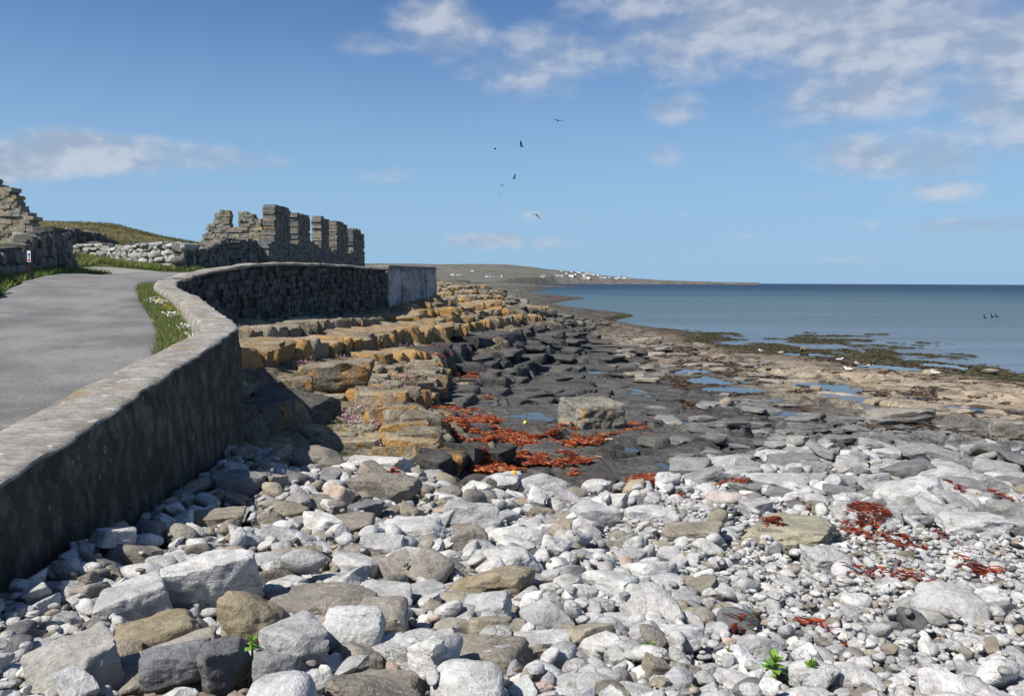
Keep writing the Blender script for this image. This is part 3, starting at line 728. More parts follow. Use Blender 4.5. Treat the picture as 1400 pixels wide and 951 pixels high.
def cube_dirs(n):
    """cube surface grid as directions; quads"""
    key = {}; V = []; Fc = []
    def vid(p):
        k = tuple(np.round(p, 5))
        if k not in key: key[k] = len(V); V.append(p)
        return key[k]
    g = np.linspace(-1, 1, n + 1)
    for ax in range(3):
        for s in (-1, 1):
            for i in range(n):
                for j in range(n):
                    q = []
                    for a, b in ((g[i], g[j]), (g[i + 1], g[j]), (g[i + 1], g[j + 1]), (g[i], g[j + 1])):
                        p = [0, 0, 0]; p[ax] = s; p[(ax + 1) % 3] = a; p[(ax + 2) % 3] = b; q.append(vid(tuple(p)))
                    Fc.append(q if s > 0 else q[::-1])
    return np.array(V, float), np.array(Fc)
CUBE = {n: cube_dirs(n) for n in (2, 3, 5, 8)}

def poly_radius(D, planes, dist, p):
    c = np.maximum(D @ planes.T, 0) / dist[None]
    return (c ** p).sum(1) ** (-1.0 / p)

def rock_shape(kind, lod, rng, noise=0.04):
    """unit rock about radius 1: 'round' pebble, 'ang' broken stone, 'slab' flat block"""
    V, Fc = ICO[lod]
    if kind == 'round':
        k = 9; n = rng.normal(size=(k, 3)); n /= np.linalg.norm(n, axis=1)[:, None]
        pl = np.vstack([n, -n]); d = rng.uniform(0.86, 1.05, 2 * k); r = poly_radius(V, pl, d, 6)
    elif kind == 'ang':
        k = 11; n = rng.normal(size=(k, 3)); n /= np.linalg.norm(n, axis=1)[:, None]
        n = np.vstack([n, np.eye(3), -np.eye(3)]); d = rng.uniform(0.62, 1.0, len(n)); r = poly_radius(V, n, d, 34)
    else:
        n = np.vstack([np.eye(3), -np.eye(3)]) + rng.normal(0, 0.12, (6, 3)); e = rng.normal(size=(6, 3)); e /= np.linalg.norm(e, axis=1)[:, None]
        d = np.concatenate([rng.uniform(0.72, 0.9, 6), rng.uniform(0.95, 1.15, 6)]); n = np.vstack([n / np.linalg.norm(n, axis=1)[:, None], e]); r = poly_radius(V, n, d, 18)
    r = np.minimum(r, 1.6)
    P = V * r[:, None]; off = rng.uniform(-50, 50, 3)
    P = P * (1 + noise * fbm(P * 1.6 + off, 3, 7)[:, None] + 0.6 * noise * fbm(P * 5 + off, 2, 8)[:, None])
    P = P / np.abs(P).max(0)[None]
    return P, Fc

def block_shape(n, rng, jit=0.10, p=26, noise=0.05):
    C, Fc = CUBE[n]; D = C / np.linalg.norm(C, axis=1)[:, None]
    pl = np.vstack([np.eye(3), -np.eye(3)]) + rng.normal(0, jit, (6, 3)); pl /= np.linalg.norm(pl, axis=1)[:, None]
    e = rng.choice([-1, 1], (4, 3)) * rng.uniform(0.4, 1, (4, 3)); e /= np.linalg.norm(e, axis=1)[:, None]
    r = poly_radius(D, np.vstack([pl, e]), np.concatenate([rng.uniform(0.92, 1.0, 6), rng.uniform(1.12, 1.45, 4)]), p)
    P = D * r[:, None]; off = rng.uniform(-50, 50, 3)
    P += noise * np.column_stack([fbm(P * 1.3 + off + 9 * k, 3, k) for k in range(3)])
    return P, Fc

def rot_np(yaw=0, tx=0, ty=0):
    cz, sz = math.cos(yaw), math.sin(yaw); cx, sx_ = math.cos(tx), math.sin(tx); cy, sy_ = math.cos(ty), math.sin(ty)
    Rz = np.array([[cz, -sz, 0], [sz, cz, 0], [0, 0, 1]]); Rx = np.array([[1, 0, 0], [0, cx, -sx_], [0, sx_, cx]]); Ry = np.array([[cy, 0, sy_], [0, 1, 0], [-sy_, 0, cy]])
    return Rz, Rx @ Ry

def place(o, loc, R, scale):
    m = Matrix([[*(R[i] * np.asarray(scale)), loc[i]] for i in range(3)] + [[0, 0, 0, 1]])
    o.matrix_basis = m

def rgba(c, a=1.0): return (float(c[0]), float(c[1]), float(c[2]), float(a))

# ------------------------------------------------------------------ sea wall along the road
def arc_sample(L, step):
    """resample an (n,3) line evenly; returns points, unit tangents in plan, arc length"""
    seg = np.hypot(*np.diff(L[:, :2], axis=0).T); s = np.concatenate([[0], np.cumsum(seg)]); n = max(2, int(s[-1] / step))
    q = np.linspace(0, s[-1], n + 1); P = np.column_stack([np.interp(q, s, L[:, k]) for k in range(L.shape[1])])
    T = np.gradient(P[:, :2], axis=0)
    for _ in range(2): T = np.vstack([T[:1], (T[:-2] + T[1:-1] + T[2:]) / 3, T[-1:]])
    T /= np.linalg.norm(T, axis=1)[:, None]
    return P, T, q

kB = int(np.argmin(np.abs(WALL_B[:, 1] - 21.5)))
PARAPET = np.vstack([WALL_A[:-1], WALL_B[:kB + 1]])
DRYLINE = np.vstack([WALL_B[kB:-1], WALL_C])

def sweep_wall(name, L, prof, mats, matidx_of, step, disp, parent=None, **kw):
    """prof(i, P) -> (m,2) of (offset to the left, z); swept along L"""
    P, T, q = arc_sample(L, step); N = np.column_stack([-T[:, 1], T[:, 0]])
    rows = []
    for i in range(len(P)):
        pr = prof(P[i], q[i]); rows.append(np.column_stack([P[i, 0] + N[i, 0] * pr[:, 0], P[i, 1] + N[i, 1] * pr[:, 0], pr[:, 1]]))
    R = np.array(rows); n, m = R.shape[:2]; V = R.reshape(-1, 3)
    NN = np.repeat(np.column_stack([N, np.zeros(len(N))])[:, None], m, 1).reshape(-1, 3)
    V = disp(V, NN, np.tile(np.arange(m), n), np.repeat(q, m))
    ii = np.arange(n * m).reshape(n, m)
    Q = np.stack([ii[:-1, :-1], ii[:-1, 1:], ii[1:, 1:], ii[1:, :-1]], -1)[:, :, ::-1]
    mi = np.tile(np.array([matidx_of(j) for j in range(m - 1)]), n - 1)
    Q = Q.reshape(-1, 4)
    me = mesh_np(name, V, Q, mats, True, None, 50, mi)
    bm = bmesh.new(); bm.from_mesh(me)
    bm.verts.ensure_lookup_table()
    for e in (0, n - 1):
        try: bm.faces.new([bm.verts[k] for k in (ii[e] if e == 0 else ii[e][::-1])])
        except ValueError: pass
    bm.to_mesh(me); bm.free()
    return link(name, me, parent, **kw)

THS = lambda s: float(np.interp(s, [0, 11, 17.5, 19.5, 40], [.70, .68, .50, .50, .46]))
TH = .5
def prof_par(p, s):
    base = 1.9; TH = THS(s)
    o = np.linspace(base, p[2] - 0.02, 16); out = [(0.0 - 0.05 * (1 - k / 15), z) for k, z in enumerate(o)]
    top = [(a, p[2] + 0.012 * math.sin(a / TH * math.pi)) for a in np.linspace(0.015, TH - 0.02, 9)]
    inn = [(TH + 0.03 * k / 4, p[2] - 0.03 - 0.55 * k / 4) for k in range(5)]
    return np.array(out + top + inn)
def disp_par(V, N, j, s):
    a = fbm(V * 2.2, 4, 401); b = fbm(V * 9, 3, 402); e = fbm(V * 4 + 3, 3, 403)
    outf = j < 16
    V = V + N * np.where(outf, 0.035 * a + 0.018 * b, 0.02 * a)[:, None]
    V[:, 2] += np.where((j >= 15) & (j <= 25), 0.014 * a + 0.010 * b, 0)
    edge = (j == 15) | (j == 16) | (j == 14)
    V = V + N * (edge * (0.02 + 0.035 * np.maximum(e, 0)))[:, None]; V[:, 2] -= edge * 0.03 * np.maximum(e, 0)
    # beyond the corner the cap is laid on rough stones: wavier
    late = sstep(17.5, 19.0, s)
    V[:, 2] += late * 0.035 * fbm(V * 1.6 + 9, 3, 404); V += N * (late * 0.05 * fbm(V * 1.4 + 4, 3, 405))[:, None]
    return V
sea_wall = sweep_wall('sea_wall', PARAPET, prof_par, [M['pface'], M['ptop']], lambda j: 0 if j < 15 else 1, 0.09, disp_par,
    label='low cement-capped sea wall curving between the road and the cobble beach', cat='wall')

# ------------------------------------------------------------------ dry stone walls
BLK = [block_shape(3, RNG, 0.13, 16, 0.10) for _ in range(14)]
BLK_LO = [block_shape(2, RNG, 0.13, 14, 0.10) for _ in range(14)]
BLK_ME = []
for P, Fc in BLK:
    P = P.copy(); BLK_ME.append(mesh_np('wall_stone', P, Fc, [M['wallstone']], True, np.ones((len(P), 3)), 40))

def fill_stones(name, wall, S, pos, tan, ztop, zbase, hr, wr, depth, tint, var, rng, limit=290, proud=0.0, both=0.0):
    """lay stones in rough courses over the face of a wall; the biggest ones in view are parts, the rest one joined part"""
    items = []
    s_end = S
    zmin = min(zbase(s) for s in np.linspace(0, s_end, 20)); zmax = max(ztop(s) for s in np.linspace(0, s_end, 60))
    z = zmin - 0.1
    while z < zmax:
        rowh = rng.uniform(*hr); s = -rng.uniform(0, wr[1])
        while s < s_end:
            w = rng.uniform(*wr) * (0.7 + 0.6 * rng.random()); h = rowh * rng.uniform(0.85, 1.3); sm = s + w / 2
            if 0 <= sm <= s_end:
                zm = z + rowh / 2 + 0.06 * math.sin(sm * 1.7 + z * 3)
                if zbase(sm) - 0.15 < zm < ztop(sm) - h * 0.35:
                    items.append((sm, zm, w, h))
            s += w * rng.uniform(0.92, 1.02)
        z += rowh * 0.94
    rng.shuffle(items)
    items = sorted(items, key=lambda it: -(it[2] * it[3]) / (pos(it[0])[1] ** 2))
    joinV, joinF, joinC = [], [], []; off = 0
    for n, (sm, zm, w, h) in enumerate(items):
        p = pos(sm); t = tan(sm); yaw = math.atan2(t[1], t[0])
        Rz, Rt = rot_np(yaw, rng.normal(0, 0.08), rng.normal(0, 0.09)); R = Rz @ Rt
        nrm = np.array([-t[1], t[0]])
        c = np.array([p[0], p[1], zm]); c[:2] += nrm * (depth / 2 + rng.normal(0, 0.035) - proud)
        sc = (w * 0.53, depth / 2, h * 0.54)
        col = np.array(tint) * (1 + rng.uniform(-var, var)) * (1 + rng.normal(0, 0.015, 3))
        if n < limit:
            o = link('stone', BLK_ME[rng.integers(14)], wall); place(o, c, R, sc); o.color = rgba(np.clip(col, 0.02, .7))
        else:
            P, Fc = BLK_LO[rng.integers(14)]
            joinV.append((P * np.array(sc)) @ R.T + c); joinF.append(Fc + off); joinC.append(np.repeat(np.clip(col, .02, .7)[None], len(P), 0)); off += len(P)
    if joinV:
        link('small_stones', mesh_np('small_stones', np.vstack(joinV), np.vstack(joinF), [M['wallstone']], True, np.vstack(joinC), 40), wall, kind='stuff')

def stone_wall(name, L, zb, hr, wr, depth, tint, var, label, rng, limit=290, core_in=0.12, core_th=None, cat='wall', shrink=0.06):
    """L: (n,3) x,y,top along which the visible face lies to the right of travel; zb: base z at each point"""
    L = np.asarray(L, float); s_acc = np.concatenate([[0], np.cumsum(np.hypot(*np.diff(L[:, :2], axis=0).T))]); S = s_acc[-1]
    fx = lambda s: np.array([np.interp(s, s_acc, L[:, 0]), np.interp(s, s_acc, L[:, 1])])
    top = lambda s: float(np.interp(s, s_acc, L[:, 2])); bas = lambda s: float(np.interp(s, s_acc, zb))
    def tan(s):
        d = fx(min(S, s + 0.4)) - fx(max(0, s - 0.4)); return d / np.linalg.norm(d)
    w = link(name, None, loc=None, label=label, cat=cat)
    L2 = np.column_stack([L, zb]); th = core_th if core_th else depth - 2 * core_in + 0.02
    def pr(p, s):
        b = p[3] - 0.5; tp = p[2] - shrink
        return np.array([(core_in, z) for z in np.linspace(b, tp, 5)] + [(core_in + th, z) for z in np.linspace(tp, b, 5)])
    sweep_wall('core', L2, pr, [M['core']], lambda j: 0, 0.4, lambda V, N, j, s: V + N * (0.03 * fbm(V * 2, 3, 5))[:, None], w)
    fill_stones(name, w, S, fx, tan, top, bas, hr, wr, depth, tint, var, rng, limit)
    return w

rw = np.random.default_rng(5)
dry = DRYLINE.copy(); dry[:, 2] -= 0.06
zb = ground(dry[:, 0] + 0.5, dry[:, 1]) - 0.05
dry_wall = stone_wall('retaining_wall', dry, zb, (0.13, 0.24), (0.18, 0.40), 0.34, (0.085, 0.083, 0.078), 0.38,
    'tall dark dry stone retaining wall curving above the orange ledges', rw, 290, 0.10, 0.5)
sweep_wall('coping', DRYLINE, lambda p, s: np.array([(-0.05, p[2] - 0.09), (-0.06, p[2] - 0.03), (-0.03, p[2]), (0.2, p[2] + 0.02), (0.5, p[2]), (0.58, p[2] - 0.05), (0.58, p[2] - 0.3)]),
    [M['ptop']], lambda j: 0, 0.15, lambda V, N, j, s: V + N * (0.06 * fbm(V * 2.5, 3, 7))[:, None] + np.array([0, 0, 1])[None] * (0.035 * fbm(V * 1.8, 3, 8))[:, None], dry_wall)

# concrete end of the wall, with shutter lifts and a return
def box_panel(name, a, b, z0a, z0b, z1, th, parent, inset=0.0, mat='concrete'):
    a = np.asarray(a, float); b = np.asarray(b, float); t = (b - a) / np.linalg.norm(b - a); n = np.array([-t[1], t[0]])
    a = a - n * inset; b = b - n * inset
    V = [(*a, z0a), (*b, z0b), (*(b + n * th), z0b), (*(a + n * th), z0a), (*a, z1), (*b, z1), (*(b + n * th), z1), (*(a + n * th), z1)]
    Fc = [(0, 1, 5, 4), (1, 2, 6, 5), (2, 3, 7, 6), (3, 0, 4, 7), (4, 5, 6, 7), (3, 2, 1, 0)]
    me = bpy.data.meshes.new(name); me.from_pydata([tuple(map(float, v)) for v in V], [], Fc)
    bm = bmesh.new(); bm.from_mesh(me); bmesh.ops.bevel(bm, geom=bm.edges[:], offset=0.025, segments=2, affect='EDGES'); bm.to_mesh(me); bm.free()
    me.materials.append(M[mat]); return link(name, me, parent)
cw = link('concrete_wall', None, label='grey shuttered concrete wall end beyond the dry stone retaining wall', cat='wall')
A_, B_ = np.array([-5.1, 35.0]), np.array([-3.5, 39.5])
zg = lambda p: float(ground(p[0] + 0.3, p[1] - 0.2)[0]) - 0.6
A2 = A_ + (B_ - A_) * 0.02
for i in range(4):
    p = A2 + (B_ - A2) * (i / 4); q = A2 + (B_ - A2) * ((i + 1) / 4 - 0.004)
    box_panel('panel', p, q, zg(p), zg(q), 5.10 - 0.02 * (i % 2), 0.7, cw, 0.035 * (i % 2))
    box_panel('panel', p, q, 5.06, 5.06, 5.60, 0.66, cw, -0.03 + 0.015 * (i % 2))
box_panel('panel', B_, B_ + np.array([-3.2, 2.6]), zg(B_), zg(B_) + .3, 5.62, 0.5, cw)
box_panel('cap', A2 - 0.0, B_, 5.59, 5.59, 5.68, 0.72, cw, 0.02, 'ptop')

def px_line(pts, D0, D1):
    """(u, v_top, v_base) along a wall face whose distance runs D0..D1 with position along u"""
    u0_, u1_ = pts[0][0], pts[-1][0]; L = []; zb_ = []
    for (u, vt, vb) in pts:
        # straight in plan: interpolate between the two end points on the ground plan
        a = at(u0_, 400, D0)[:2]; b = at(u1_, 400, D1)[:2]; k = (u - 700) / F
        den = (b[0] - a[0]) - k * (b[1] - a[1]); tt = (k * a[1] - a[0]) / den; Y = a[1] + tt * (b[1] - a[1])
        p = at(u, vt, Y); L.append(p); zb_.append(at(u, vb, Y)[2])
    return np.array(L), np.array(zb_)

LA, zA = px_line([(-90, 342, 412), (-30, 339, 402), (0, 337, 398), (38, 334, 393), (44, 326, 392), (58, 317, 388), (83, 308, 381), (97, 311, 378), (103, 322, 377)], 16.2, 27.5)
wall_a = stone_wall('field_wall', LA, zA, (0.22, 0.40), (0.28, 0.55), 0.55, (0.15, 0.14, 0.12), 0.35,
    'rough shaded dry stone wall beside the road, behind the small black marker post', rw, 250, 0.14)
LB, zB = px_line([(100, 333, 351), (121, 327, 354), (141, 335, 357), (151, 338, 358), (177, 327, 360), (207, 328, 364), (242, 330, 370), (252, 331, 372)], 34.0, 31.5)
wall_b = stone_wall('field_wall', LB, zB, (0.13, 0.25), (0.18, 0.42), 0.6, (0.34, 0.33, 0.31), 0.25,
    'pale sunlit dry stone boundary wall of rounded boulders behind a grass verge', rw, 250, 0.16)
LC, zC = px_line([(252, 331, 378), (264, 332, 378), (275, 339, 378), (291, 337, 378), (308, 328, 376), (314, 323, 375), (330, 326, 374), (346, 325, 372), (357, 331, 370), (366, 344, 370)], 31.6, 38.6)
wall_c = stone_wall('field_wall', LC, zC, (0.12, 0.24), (0.25, 0.55), 0.5, (0.16, 0.152, 0.135), 0.3,
    'dark ragged-topped stone wall joining the boundary wall to the ruin', rw, 290, 0.12)
LD, zD = px_line([(92, 311, 345), (110, 314, 345), (128, 316, 345), (145, 320, 345), (162, 330, 345)], 34.5, 43)
wall_d = stone_wall('field_wall', LD, zD, (0.18, 0.3), (0.3, 0.6), 0.5, (0.14, 0.13, 0.115), 0.3,
    'dark stone wall running uphill behind the pale boundary wall', rw, 250, 0.12)

# ------------------------------------------------------------------ ruins of coursed masonry
def masonry(name, parent, o, d, s0, s1, z0, top, th, rng, tint, bottom=None, left=None, right=None):
    """coursed rubble; o origin, d unit direction in plan, wall spans s0..s1 and z0..top(s), thickness th to the left"""
    n = np.array([-d[1], d[0]]); V = []; Fc = []; C = []; k = 0; z = z0
    box = np.array([(0, 1, 5, 4), (1, 2, 6, 5), (2, 3, 7, 6), (3, 0, 4, 7), (4, 5, 6, 7), (3, 2, 1, 0)])
    while z < z0 + 8:
        ch = rng.uniform(0.075, 0.145); s = s0 - rng.uniform(0, 0.2)
        l_ = s0 + rng.uniform(-0.03, 0.035); r_ = s1 + rng.uniform(-0.035, 0.03)
        any_ = False
        while s < r_ - 0.02:
            w = rng.uniform(0.12, 0.36); e = min(s + w, r_); b = max(s, l_); sm = (b + e) / 2; s += w
            if e - b < 0.05: continue
            if z + ch * 0.5 > top(sm): continue
            if bottom and z < bottom(sm): continue
            any_ = True
            f = rng.normal(0, 0.018); g = rng.normal(0, 0.018); zz = z + ch + 0.012
            pts = [(b, -f), (e, -f + rng.normal(0, .008)), (e, th + g), (b, th + g)]
            for zq in (z, zz):
                for (ss, tt) in pts:
                    V.append((o[0] + d[0] * ss + n[0] * tt + rng.normal(0, 0.006), o[1] + d[1] * ss + n[1] * tt + rng.normal(0, 0.006), zq + rng.normal(0, 0.008)))
            Fc.append(box + k); k += 8
            c = np.array(tint) * (1 + rng.uniform(-0.3, 0.3)) * (1 + np.array([0.10, 0.03, -0.12]) * rng.normal(0, 0.8))
            C.append(np.repeat(np.clip(c, .03, .7)[None], 8, 0))
        z += ch
    return link(name, mesh_np(name, np.array(V), np.vstack(Fc), [M['wallstone']], False, np.vstack(C)), parent)

rm = np.random.default_rng(21)
ruin = link('ruined_house', None, label='roofless ruined stone building with a row of tall broken piers and a gable', cat='ruin')
fo = np.array([-10.8, 38.0]); fd = np.array([1.4, 16.0]); fl = np.linalg.norm(fd); fd = fd / fl
ys = lambda Y: (Y - 38.0) / fd[1]
TINT = (0.185, 0.172, 0.145)
def jag(base, amp, seed):
    return lambda s: base + amp * float(vnoise(np.array([[s * 1.6, seed * 3.1]]), seed)[0]) + 0.5 * amp * float(vnoise(np.array([[s * 5, seed * 1.1]]), seed)[0])
sill_z = [(38.0, 6.75), (40.9, 6.76), (43.7, 7.02), (46.9, 6.76), (50.6, 6.72), (54.3, 6.7)]
masonry('front_wall', ruin, fo, fd, ys(38.0), ys(54.3), 4.9, lambda s: float(np.interp(38 + s * fd[1], *np.array(sill_z).T)) + 0.12 * float(vnoise(np.array([[s * 2.0, 1.5]]), 5)[0]), 0.52, rm, TINT)
for i, (y0, y1, zt) in enumerate([(38.0, 40.8, 8.50), (41.9, 43.7, 8.35), (45.5, 46.9, 8.45), (48.3, 50.6, 8.42), (51.7, 54.25, 8.22)]):
    if i == 0: y0 = 38.75
    s0_, s1_ = ys(y0), ys(y1)
    def tp(s, s0_=s0_, s1_=s1_, zt=zt, i=i):
        k = (s - s0_) / (s1_ - s0_)
        return zt - [0.06, .15, .1, .45, .38][i] * max(0, k - 0.35) - 0.25 * max(0, 0.12 - k) * 5 + 0.10 * float(vnoise(np.array([[s * 2.3, i * 3.7]]), 3 + i)[0])
    masonry('pier', ruin, fo, fd, s0_, s1_, 6.55, tp, 0.52, rm, TINT)
masonry('front_wall', ruin, fo + fd * ys(54.25), fd, 0, 1.0, 4.9, lambda s: 6.3 - 1.2 * s, 0.52, rm, TINT)
# gable facing the road
GD = 39.6
def gable_piece(parent, D, pts, z0, tint, th):
    gP = np.array([at(u, v, D) for u, v in pts]); go = gP[0, :2]; gs = np.maximum.accumulate(gP[:, 0] - go[0] + 1e-4 * np.arange(len(gP)))
    masonry('gable', parent, go, np.array([1.0, 0.0]), 0, gs[-1], z0, lambda s: float(np.interp(s, gs, gP[:, 2])) + 0.04 * float(vnoise(np.array([[s * 4, .5]]), 9)[0]), th, rm, tint)
WARM = (0.25, 0.225, 0.175)
gable_piece(ruin, GD, [(262, 346), (268, 338), (277, 324), (284, 312), (314, 311.5), (325, 310), (354, 311), (358, 316), (363, 325), (368, 338), (376, 346)], 5.2, WARM, .5)
zg_ = at(300, 313.5, GD)[2]
gable_piece(ruin, GD, [(283.5, 312), (292, 298), (300, 291), (306, 287), (313.5, 288)], zg_, WARM, .5)
gable_piece(ruin, GD, [(325.5, 289), (338, 288.5), (346, 296), (354, 299), (357, 308)], zg_, WARM, .5)
# the other ruin, at the left
ruin2 = link('ruined_gable', None, label='tall broken gable end with stepped ragged edge above the roadside wall', cat='ruin')
gp = [(-160, 150), (-60, 215), (0, 255), (15, 258), (16, 268), (21, 272), (23, 281), (29, 283), (34, 292), (42, 294), (43.5, 307), (38, 313), (44, 330), (50, 352)]
gP = np.array([at(u, v, 30) for u, v in gp]); go = gP[0, :2]; gs = np.maximum.accumulate(gP[:, 0] - go[0])
masonry('gable', ruin2, go, np.array([1.0, 0.0]), 0, gs[-1], 5.0, lambda s: float(np.interp(s, gs, gP[:, 2])), 0.6, rm, (0.27, 0.235, 0.175))

# ------------------------------------------------------------------ road and verges
RD = np.array([(-6.6, -3, -2.8, -3), (-6.9, 0, -3.05, 0), (-7.6, 5, -3.62, 5), (-8.6, 10.3, -4.25, 10.3), (-9.0, 12, -4.75, 11.4), (-9.6, 14, -5.66, 13.7), (-10.1, 15.8, -6.6, 15.6), (-10.8, 18, -7.62, 17.6), (-12.0, 22, -8.75, 20.2), (-12.9, 26, -9.05, 22.4), (-12.6, 29.2, -8.55, 24.6), (-10.8, 31.0, -8.0, 27.2), (-8.9, 33.4, -7.2, 31)], float)
RDs = catmull(RD, 10); nn = 22
kk = np.linspace(0, 1, nn)
RX = RDs[:, 0:1] * (1 - kk) + RDs[:, 2:3] * kk; RY = RDs[:, 1:2] * (1 - kk) + RDs[:, 3:4] * kk
edge_n = fbm(np.column_stack([RX[:, -1], RY[:, -1]]) * 2.3, 3, 501)
RX[:, -1] += 0.09 * edge_n * sstep(10.5, 12, RY[:, -1]); RX[:, 0] += 0.12 * fbm(np.column_stack([RX[:, 0], RY[:, 0]]) * 1.5, 3, 502)
RZ = rbf_eval(RBF_L, RX.ravel(), RY.ravel()) + 0.035 + 0.02 * np.tile(np.sin(kk * np.pi), len(RDs))
RZ.reshape(RX.shape)[:, [0, -1]] -= 0.03
ii = np.arange(RX.size).reshape(RX.shape); rq = np.stack([ii[:-1, :-1], ii[:-1, 1:], ii[1:, 1:], ii[1:, :-1]], -1).reshape(-1, 4)
link('road', mesh_np('road', np.column_stack([RX.ravel(), RY.ravel(), RZ]), rq, [M['asphalt']]), kind='structure')
gvl = np.array([at(u, 380, D)[:2] for u, D in ((112, 28.5), (150, 27.6), (200, 28.6), (240, 29.5), (205, 30.6), (150, 30.2))])
k = np.linspace(0, 1, 9); cen = gvl.mean(0); ring = catmull(np.vstack([gvl, gvl[:1]]), 6)[:-1]
V = [np.append(cen, 0)]; Fg = []
for r_ in (0.35, 0.7, 1.0): V += [np.append(cen + (p - cen) * r_, 0) for p in ring]
m_ = len(ring); V = np.array(V); V[:, 2] = rbf_eval(RBF_L, V[:, 0], V[:, 1]) + 0.03; V[-m_:, 2] -= 0.03
Fg = [(0, 1 + i, 1 + (i + 1) % m_, 1 + (i + 1) % m_) for i in range(0)]
tri = [(0, 1 + i, 1 + (i + 1) % m_) for i in range(m_)]
for b in (1, 1 + m_):
    for i in range(m_): j = (i + 1) % m_; tri += [(b + i, b + m_ + i, b + m_ + j), (b + i, b + m_ + j, b + j)]
link('gravel_path', mesh_np('gravel_path', V, np.array(tri), [simple_mat('gravel', (0.24, 0.23, 0.205), 0.95, 0.35, 22, 0.8, 0.03)]), kind='structure')

def blades(name, pts, h, w, cols, rng, lean=0.5, label=None, mat='blade', cat=None):
    """one joined mesh of grass blades at pts (n,3)"""
    n = len(pts); a = rng.uniform(0, 2 * np.pi, n); hh = rng.uniform(*h, n); ww = rng.uniform(*w, n)
    t = np.column_stack([np.cos(a), np.sin(a), np.zeros(n)]) * ww[:, None] / 2
    ln = np.column_stack([rng.normal(0, lean, n) * hh, rng.normal(0, lean, n) * hh, hh])
    b = pts - np.array([0, 0, 0.02])
    V = np.stack([b - t, b + t, b + ln * 0.55 + t * 0.7, b + ln], 1).reshape(-1, 3)
    i = np.arange(n) * 4
    Fc = np.vstack([np.column_stack([i, i + 1, i + 2]), np.column_stack([i, i + 2, i + 3])])
    c = np.array(cols)[rng.integers(len(cols), size=n)] * rng.uniform(0.7, 1.3, (n, 1))
    o = link(name, mesh_np(name, V, Fc, [M[mat]], False, np.repeat(c, 4, 0)), kind='stuff')
    if label: o['label'] = label; o['category'] = cat
    return o

rg = np.random.default_rng(33)
def in_quad_strip(n, A, B):
    """random points between polylines A and B (same length)"""
    A = np.asarray(A, float); B = np.asarray(B, float); t = rg.uniform(0, len(A) - 1.001, n); i = t.astype(int); f = (t - i)[:, None]
    a = A[i] * (1 - f) + A[i + 1] * f; b = B[i] * (1 - f) + B[i + 1] * f; k_ = rg.uniform(0, 1, n)[:, None]
    return a * (1 - k_) + b * k_
def on_land(P): return np.column_stack([P, rbf_eval(RBF_L, P[:, 0], P[:, 1])])
inner_P, inner_T, _ = arc_sample(PARAPET, 0.25); inner = inner_P[:, :2] + np.column_stack([-inner_T[:, 1], inner_T[:, 0]]) * (TH + 0.02)
sel = (inner[:, 1] > 10.2) & (inner[:, 1] < 20.6); inn = inner[sel]
rr_y = RDs[:, 3]; rr_x = RDs[:, 2]
redge = np.column_stack([np.interp(inn[:, 1], rr_y, rr_x), inn[:, 1]]) + np.array([-0.05, 0])
GREEN = [(0.17, 0.24, 0.055), (0.21, 0.25, 0.08), (0.13, 0.19, 0.045), (0.27, 0.24, 0.11)]
pts1 = on_land(in_quad_strip(14000, inn, redge))
blades('verge_grass', pts1, (0.05, 0.15), (0.010, 0.022), GREEN, rg, 0.5, 'green grass verge with white flowers inside the curve of the sea wall', cat='grass')
wa = LA[:, :2]; wa_y = wa[:, 1]
ll = RDs[(RDs[:, 1] > 14) & (RDs[:, 1] < 28)][:, :2]
lw = np.column_stack([np.interp(ll[:, 1], wa_y, wa[:, 0]), np.interp(ll[:, 1], wa_y, wa_y)]) + np.array([0.05, 0])
pts2 = on_land(in_quad_strip(9000, ll, lw))
blades('verge_grass', pts2, (0.06, 0.20), (0.014, 0.03), GREEN[:3], rg, 0.5, 'shaded grass verge at the foot of the roadside field wall', cat='grass')
bl = np.array([(-14.4, 28.5), (-15.2, 31.5), (-13.5, 30.9), (-11.2, 31.6)]); bu = np.array([(-15.5, 28), (-17.0, 33.6), (-14.8, 32.6), (-12.4, 31.9)])
pts3 = on_land(in_quad_strip(9000, bl, bu))
blades('verge_grass', pts3, (0.08, 0.24), (0.02, 0.05), GREEN, rg, 0.5, 'sunlit rough grass verge below the pale boundary wall', cat='grass')
hp = np.column_stack([rg.uniform(-34, -13, 22000), rg.uniform(40, 62, 22000)])
blades('hill_scrub', np.column_stack([hp, ground(hp[:, 0], hp[:, 1])]), (0.05, 0.16), (0.02, 0.06), [(0.10, 0.10, 0.035), (0.13, 0.105, 0.05), (0.08, 0.11, 0.03), (0.15, 0.12, 0.06)], rg, 0.5, 'rough heath and grass on the rise behind the stone walls', cat='grass')

def specks(name, centres, n, spread, size, cols, lift, mat='leaf', up=0.9):
    """small petals scattered round centres, one mesh"""
    P = np.repeat(centres, n, 0) + np.column_stack([rg.normal(0, spread, len(centres) * n), rg.normal(0, spread, len(centres) * n), rg.uniform(*lift, len(centres) * n)])
    m_ = len(P); s_ = rg.uniform(*size, m_)[:, None]; a = rg.uniform(0, 6.28, m_)
    t1 = np.column_stack([np.cos(a), np.sin(a), rg.normal(0, .4, m_)]) * s_; t2 = np.column_stack([-np.sin(a), np.cos(a), rg.normal(0, .4, m_)]) * s_
    V = np.stack([P - t1, P - t2, P + t1, P + t2], 1).reshape(-1, 3); i = np.arange(m_) * 4
    c = np.array(cols)[rg.integers(len(cols), size=m_)] * rg.uniform(.8, 1.15, (m_, 1))
    return link(name, mesh_np(name, V, np.column_stack([i, i + 1, i + 2, i + 3]), [M[mat]], False, np.repeat(c, 4, 0)), kind='stuff')
